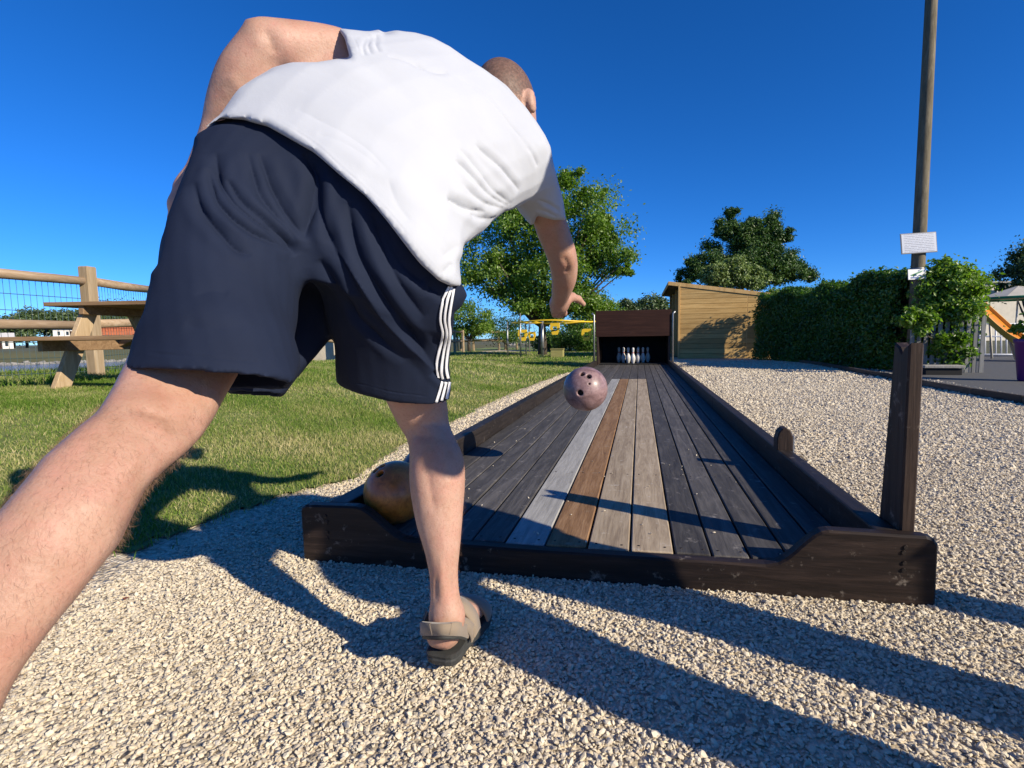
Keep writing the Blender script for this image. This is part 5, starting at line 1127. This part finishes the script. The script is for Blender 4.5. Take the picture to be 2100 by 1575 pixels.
for s_ in (-1, 1):
    wb.ell(hd+r_*(.078*s_)-z_*.02, [r_, f_, z_], (.011, .02, .03), .008); wb.ell(hd+r_*(.033*s_)+f_*.095-z_*.01, [r_, f_, z_], (.018, .014, .012), .012, sub=True)
wb.chain([BP(1.13, 1.38), BP(1.14, 1.12), BP(1.14, .95)], [.15, .14, .15], .05); wb.chain([BP(.95, 1.40), BP(1.31, 1.40)], [.06, .06], .06)
wb.chain([BP(1.33, 1.38), BP(1.47, 1.14), BP(1.45, .90, -.46)], [.056, .045, .034], .03); wb.chain([BP(1.45, .90, -.46), BP(1.43, .82, -.44)], [.034, .036], .015)
for q in range(4): wb.chain([BP(1.43, .81, -.47+.02*q), BP(1.42, .765, -.46+.02*q), BP(1.40, .735, -.45+.02*q)], [.012, .011, .009], .004)
wb.chain([BP(1.42, .85, -.41), BP(1.40, .80, -.39)], [.014, .010], .01)
wb.chain([BP(.93, 1.38), BP(.80, 1.16, -.50), BP(.98, 1.17, -.36)], [.056, .048, .034], .03); wb.chain([BP(.98, 1.17, -.36), BP(1.04, 1.19, -.34)], [.034, .034], .015)
for q in range(4): wb.chain([BP(1.05, 1.16+.02*q, -.34), BP(1.10, 1.17+.02*q, -.33), BP(1.13, 1.17+.02*q, -.34)], [.012, .011, .009], .004)
wb.chain([BP(1.0, 1.20, -.35), BP(1.05, 1.24, -.34)], [.014, .010], .01)
for n0, n1 in ((.975, 1.04), (1.31, 1.27)):
    wb.chain([BP(n1, .92), BP((n0*2+n1)/3, .5), BP(n0, .09)], [.095, .062, .042], .04); wb.chain([BP(n0, .055, -.54), BP(n0, .045, -.36)], [.04, .034], .03)
wv1, wq1 = wb.mesh(3); link('body', me_fast('body', wv1, wq1), M_SKIN, watcher)
wt = Field(BP(1.14, 0)-[.55, .55, .02], BP(1.14, 1.8)+[.55, .55, .06], .008)
for n0, n1 in ((.975, 1.04), (1.31, 1.27)): wt.chain([BP(n1, .96), BP(n0+(.035 if n0 > 1.2 else 0), .5), BP(n0, .03)], [.13, .108, .088], .03)
wt.chain([BP(1.08, 1.0), BP(1.20, 1.0)], [.15, .15], .04); wt.shell(.02); wt.cut(BP(1.14, .06), (0, 0, -1)); wt.cut(BP(1.14, .98), (0, 0, 1))
v_, q_ = wt.mesh(3); link('trousers', me_fast('trousers', v_, q_), cloth_mat('beige_cotton', (.30, .25, .18), (.36, .30, .22), 700, .9, .05), watcher)
ws = Field(BP(1.14, .7)-[.55, .55, .02], BP(1.14, 1.8)+[.55, .55, .06], .008)
ws.chain([BP(1.13, 1.37), BP(1.14, 1.12), BP(1.14, .90)], [.175, .170, .185], .05); ws.chain([BP(1.06, .90), BP(1.28, .90)], [.19, .195], .05); ws.chain([BP(.95, 1.40), BP(1.31, 1.40)], [.078, .078], .06); ws.chain([BP(1.33, 1.38), BP(1.44, 1.16)], [.080, .075], .03); ws.chain([BP(.93, 1.38), BP(.82, 1.21, -.50)], [.080, .075], .03)
ws.shell(.02); ws.cut(BP(1.14, .90), (0, 0, -1)); ws.ell(BP(1.11, 1.50), [r_, f_, z_], (.085, .085, .06), .01, sub=True)
v_, q_ = ws.mesh(3); link('shirt', me_fast('shirt', v_, q_), cloth_mat('blue_cotton', (.05, .10, .22), (.07, .13, .27), 700, .9, .05), watcher)
wh = Field(hd-.16, hd+.16, .006); wh.ell(hd, [r_, f_, z_], (.082, .102, .124), .01); wh.cut(hd+f_*.05, f_-z_*.5); wh.cut(hd-z_*.04, -z_-f_*.25); v_, q_ = wh.mesh(2); link('hair', me_fast('hair', v_, q_), M_HAIR, watcher)
hat = empty('sun_hat'); hat.parent = watcher; hat.matrix_parent_inverse = PINV(watcher); M_STRAW = cloth_mat('straw', (.42, .33, .18), (.5, .40, .23), 260, .9, .05)
BM().lathe([(.172, .0), (.168, .006), (.10, .014), (.094, .03), (.090, .10), (.07, .128), (.02, .138), (.001, .138), (.001, .132), (.06, .12), (.082, .09), (.088, .02), (.10, .006), (.165, -.003)], hd+z_*.045, 28).build('crown', M_STRAW, hat, True)
BM().lathe([(.0965, .016), (.0945, .038), (.0935, .038), (.0955, .016)], hd+z_*.045, 28).build('ribbon', M_NAVY, hat, True)
for n0 in (.975, 1.31):
    o_ = empty('shoe'); o_.parent = watcher; o_.matrix_parent_inverse = PINV(watcher)
    sf = Field(BP(n0, 0)-[.3, .3, .03], BP(n0, .2)+[.3, .3, .03], .006); sf.chain([BP(n0, .055, -.56), BP(n0, .05, -.45), BP(n0, .04, -.34)], [.05, .052, .045], .02); sf.cut(BP(n0, .012), (0, 0, -1)); v_, q_ = sf.mesh(2); link('upper', me_fast('upper', v_, q_), M_STRAP, o_)
    sf = Field(BP(n0, 0)-[.3, .3, .03], BP(n0, .2)+[.3, .3, .03], .006); sf.chain([BP(n0, .03, -.56), BP(n0, .03, -.45), BP(n0, .03, -.34)], [.053, .055, .048], .02); sf.cut(BP(n0, .0), (0, 0, -1)); sf.cut(BP(n0, .022), (0, 0, 1)); v_, q_ = sf.mesh(2); link('sole', me_fast('sole', v_, q_), M_SOLE, o_)
# wooden post added further right, out of view, to cast a shadow band
mp = tag(empty('shadow_post', (2.15, .985, 0)), 'dark wooden post added right of the lane, out of view, for its shadow', 'post')
BM().box((2.15, .985, .42), (.11, .11, .94), bev=.008).build('shaft', M_BEAMZ, mp); BM().prism([(2.085, .89), (2.215, .89), (2.15, .96)], 'y', .92, 1.05).build('cap', M_BEAMZ, mp)
# ------------------------------------------------------------------ loose gravel and grass
def stone_mat():
    t = NT('gravel_stone'); at = t.n.new('ShaderNodeAttribute'); at.attribute_name = 'tone'; v = t.map(); n = t.noise(v, 150, 3)
    c = t.ramp(at.outputs['Fac'], [(0, (.38, .355, .31)), (.14, (.50, .445, .355)), (.4, (.60, .52, .38)), (.7, (.69, .61, .46)), (.93, (.76, .69, .55)), (1.0, (.60, .42, .24))])
    t.col(t.mix(t.mth('MULTIPLY', n, .35), c, (.46, .36, .235))).set(Roughness=.9); t.bump(n, .25, .002); return t.m
def pebbles(P, S):
    g = (1+5**.5)/2; ico = np.array([(-1, g, 0), (1, g, 0), (-1, -g, 0), (1, -g, 0), (0, -1, g), (0, 1, g), (0, -1, -g), (0, 1, -g), (g, 0, -1), (g, 0, 1), (-g, 0, -1), (-g, 0, 1)])/2.5
    tri = np.array([(0, 11, 5), (0, 5, 1), (0, 1, 7), (0, 7, 10), (0, 10, 11), (1, 5, 9), (5, 11, 4), (11, 10, 2), (10, 7, 6), (7, 1, 8), (3, 9, 4), (3, 4, 2), (3, 2, 6), (3, 6, 8), (3, 8, 9), (4, 9, 5), (2, 4, 11), (6, 2, 10), (8, 6, 7), (9, 8, 1)])
    n = len(P); sc = np.c_[RNG.uniform(.75, 1.15, n), RNG.uniform(.5, .85, n), RNG.uniform(.32, .52, n)][:, None]
    v = (ico[None]+RNG.uniform(-.17, .17, (n, 12, 3)))*sc; a, b, c = RNG.uniform(0, 6.28, n), RNG.normal(0, .45, n), RNG.normal(0, .45, n)
    y = v[..., 1]*np.cos(b)[:, None]-v[..., 2]*np.sin(b)[:, None]; z = v[..., 1]*np.sin(b)[:, None]+v[..., 2]*np.cos(b)[:, None]; x = v[..., 0]
    x, z = x*np.cos(c)[:, None]-z*np.sin(c)[:, None], x*np.sin(c)[:, None]+z*np.cos(c)[:, None]
    v = np.stack([x*np.cos(a)[:, None]-y*np.sin(a)[:, None], x*np.sin(a)[:, None]+y*np.cos(a)[:, None], z], -1)*np.asarray(S)[:, None, None]*.72+P[:, None]
    return v.reshape(-1, 3), (np.arange(n)[:, None, None]*12+tri[None]).reshape(-1, 3)
def scatter_stones(name, regs, label):
    P = []; S = []
    for poly, dens, s0, s1 in regs:
        q = np.array(poly); lo, hi = q.min(0), q.max(0); n = int(np.prod(hi-lo)*dens); p = RNG.uniform(lo, hi, (n, 2)); p = p[in_poly(p[:, 0], p[:, 1], poly)]
        p = p[~((p[:, 0] > -1.10) & (p[:, 0] < .79) & (p[:, 1] > 1.54))]
        p = p[~in_poly(p[:, 0], p[:, 1], lawn_poly) | (RNG.random(len(p)) < .05)]
        s = RNG.uniform(s0, s1, len(p))*RNG.choice([.7, 1, 1.35], len(p), p=[.42, .46, .12]); P.append(np.c_[p, s*.12+RNG.uniform(-.002, .003, len(p))]); S.append(s)
    P = np.concatenate(P); S = np.concatenate(S); V, F = pebbles(P, S)
    me = me_fast(name, V, F, False); at = me.attributes.new('tone', 'FLOAT', 'POINT'); at.data.foreach_set('value', np.repeat(np.clip(RNG.beta(2.2, 2.0, len(P)), 0, 1), 12).astype(np.float32))
    return tag(link(name, me, stone_mat()), label, 'gravel', kind='stuff')
scatter_stones('gravel_stones', [
    ([(-1.9, .55), (1.15, .45), (1.15, 1.62), (-1.9, 1.7)], 20000, .0058, .0135),
    ([(-1.9, 1.6), (-1.05, 1.6), (-1.05, 4.0), (-1.9, 4.0)], 6500, .010, .0165),
    ([(-1.75, 4.0), (-1.05, 4.0), (-1.05, 11.5), (-1.5, 11.5)], 1500, .016, .028),
    ([(.74, 1.4), (2.4, 1.4), (3.2, 3.2), (.74, 3.2)], 8500, .009, .0165),
    ([(.74, 3.2), (3.3, 3.2), (4.3, 5.6), (.74, 5.6)], 2800, .015, .025),
    ([(.74, 5.6), (4.3, 5.6), (4.5, 8.5), (.74, 8.5)], 1200, .020, .032),
    ([(.74, 8.5), (4.5, 8.5), (5.2, 16), (.74, 16)], 500, .028, .044)], 'loose pale crushed gravel around the bowling lane')
def grass_mat():
    t = NT('grass_blade'); at = t.n.new('ShaderNodeAttribute'); at.attribute_name = 'tone'
    col = t.ramp(at.outputs['Fac'], [(0, (.075, .160, .018)), (.36, (.17, .27, .045)), (.62, (.36, .37, .13)), (1.0, (.68, .58, .33))])
    t.n.remove(t.p); d = t.n.new('ShaderNodeBsdfDiffuse'); tr = t.n.new('ShaderNodeBsdfTranslucent'); mx = t.n.new('ShaderNodeMixShader'); mx.inputs[0].default_value = .35
    t.l.new(col, d.inputs[0]); t.l.new(col, tr.inputs[0]); t.l.new(d.outputs[0], mx.inputs[1]); t.l.new(tr.outputs[0], mx.inputs[2]); t.l.new(mx.outputs[0], t.out.inputs[0]); return t.m
def grass(regs):
    P = []; Hh = []; Wd = []
    for lo, hi, dens, h, w in regs:
        lo, hi = np.array(lo), np.array(hi); n = int(np.prod(hi-lo)*dens); p = RNG.uniform(lo, hi, (n, 2)); k = in_poly(p[:, 0], p[:, 1], lawn_poly)
        e = p+RNG.normal(0, .05, p.shape); k |= in_poly(e[:, 0], e[:, 1], lawn_poly) & (RNG.random(n) < .6); p = p[k]
        pat = np.sin(p[:, 0]*4.1+1.3*np.sin(p[:, 1]*2.7))*np.sin(p[:, 1]*3.3+.7); P.append(p); Hh.append(h*RNG.uniform(.45, 1.25, len(p))*(1+.35*pat)); Wd.append(np.full(len(p), w))
    P = np.concatenate(P); Hh = np.concatenate(Hh); Wd = np.concatenate(Wd); n = len(P); z = terrain(P[:, 0], P[:, 1])+.008
    a = RNG.uniform(0, 2*math.pi, n); lean = RNG.uniform(.15, .95, n); la = RNG.uniform(0, 2*math.pi, n)
    c = np.c_[P, z]; side = np.c_[np.cos(a), np.sin(a), np.zeros(n)]*Wd[:, None]; ld = np.c_[np.cos(la), np.sin(la), np.zeros(n)]*(Hh*lean)[:, None]
    upv = np.c_[np.zeros(n), np.zeros(n), Hh]
    V = np.stack([c-side*.5, c+side*.5, c+ld*.35+upv*.62+side*.36, c+ld*.35+upv*.62-side*.36, c+ld+upv*.95+side*.07, c+ld+upv*.95-side*.07], 1).reshape(-1, 3)
    i = np.arange(n)[:, None]*6; F = np.concatenate([i+np.array([0, 1, 2, 3]), i+np.array([3, 2, 4, 5])])
    pat = .5+.20*np.sin(P[:, 0]*1.3+2*np.sin(P[:, 1]*.9))*np.sin(P[:, 1]*1.15-.6*P[:, 0])+.16*np.sin(P[:, 0]*5.1+P[:, 1]*2.2)*np.sin(P[:, 1]*6.3-P[:, 0])
    tone = np.clip(pat*.95+RNG.normal(0, .17, n)-.02, 0, 1); me = me_fast('grass', V, F, False); at = me.attributes.new('tone', 'FLOAT', 'POINT'); at.data.foreach_set('value', np.repeat(tone, 6).astype(np.float32))
    return tag(link('grass', me, grass_mat()), 'short green and straw coloured lawn grass', 'grass', kind='stuff')
grass([((-5.2, 1.1), (-.95, 4.2), 10000, .029, .0042), ((-6.5, 4.2), (-.95, 7.5), 3200, .034, .007), ((-8.2, .8), (-5.2, 6.0), 900, .07, .008), ((-9, 7.5), (-.9, 16), 650, .05, .014), ((-11, 16), (1.5, 27), 170, .06, .03)])
# a dry leaf on the gravel
lf = Gz(258, 1228, .012); mesh('dry_leaf', [lf+[-.012, 0, .002], lf+[0, -.006, 0], lf+[.014, .002, .006], lf+[.002, .007, .003]], [(0, 1, 2, 3)], simple('dry_leaf', (.25, .07, .03), .8, .3, 40, .1, .001)); tag(bpy.data.objects['dry_leaf'], 'small reddish dry leaf on the gravel near the left leg', 'leaf')
n_ = 46; lx, ly = RNG.uniform(-.95, .62, n_), 1.6+RNG.exponential(1.2, n_); Vp, Fp = pebbles(np.c_[lx, ly, np.full(n_, LZ+.003)], RNG.uniform(.005, .010, n_))
gs = me_fast('lane_grit', Vp, Fp, False); gt = gs.attributes.new('tone', 'FLOAT', 'POINT'); gt.data.foreach_set('value', np.full(len(Vp), .7, np.float32)); tag(link('lane_grit', gs, stone_mat()), 'pale grit kicked onto the lane boards', 'grit', kind='stuff')
flying_ball(); lying_balls()
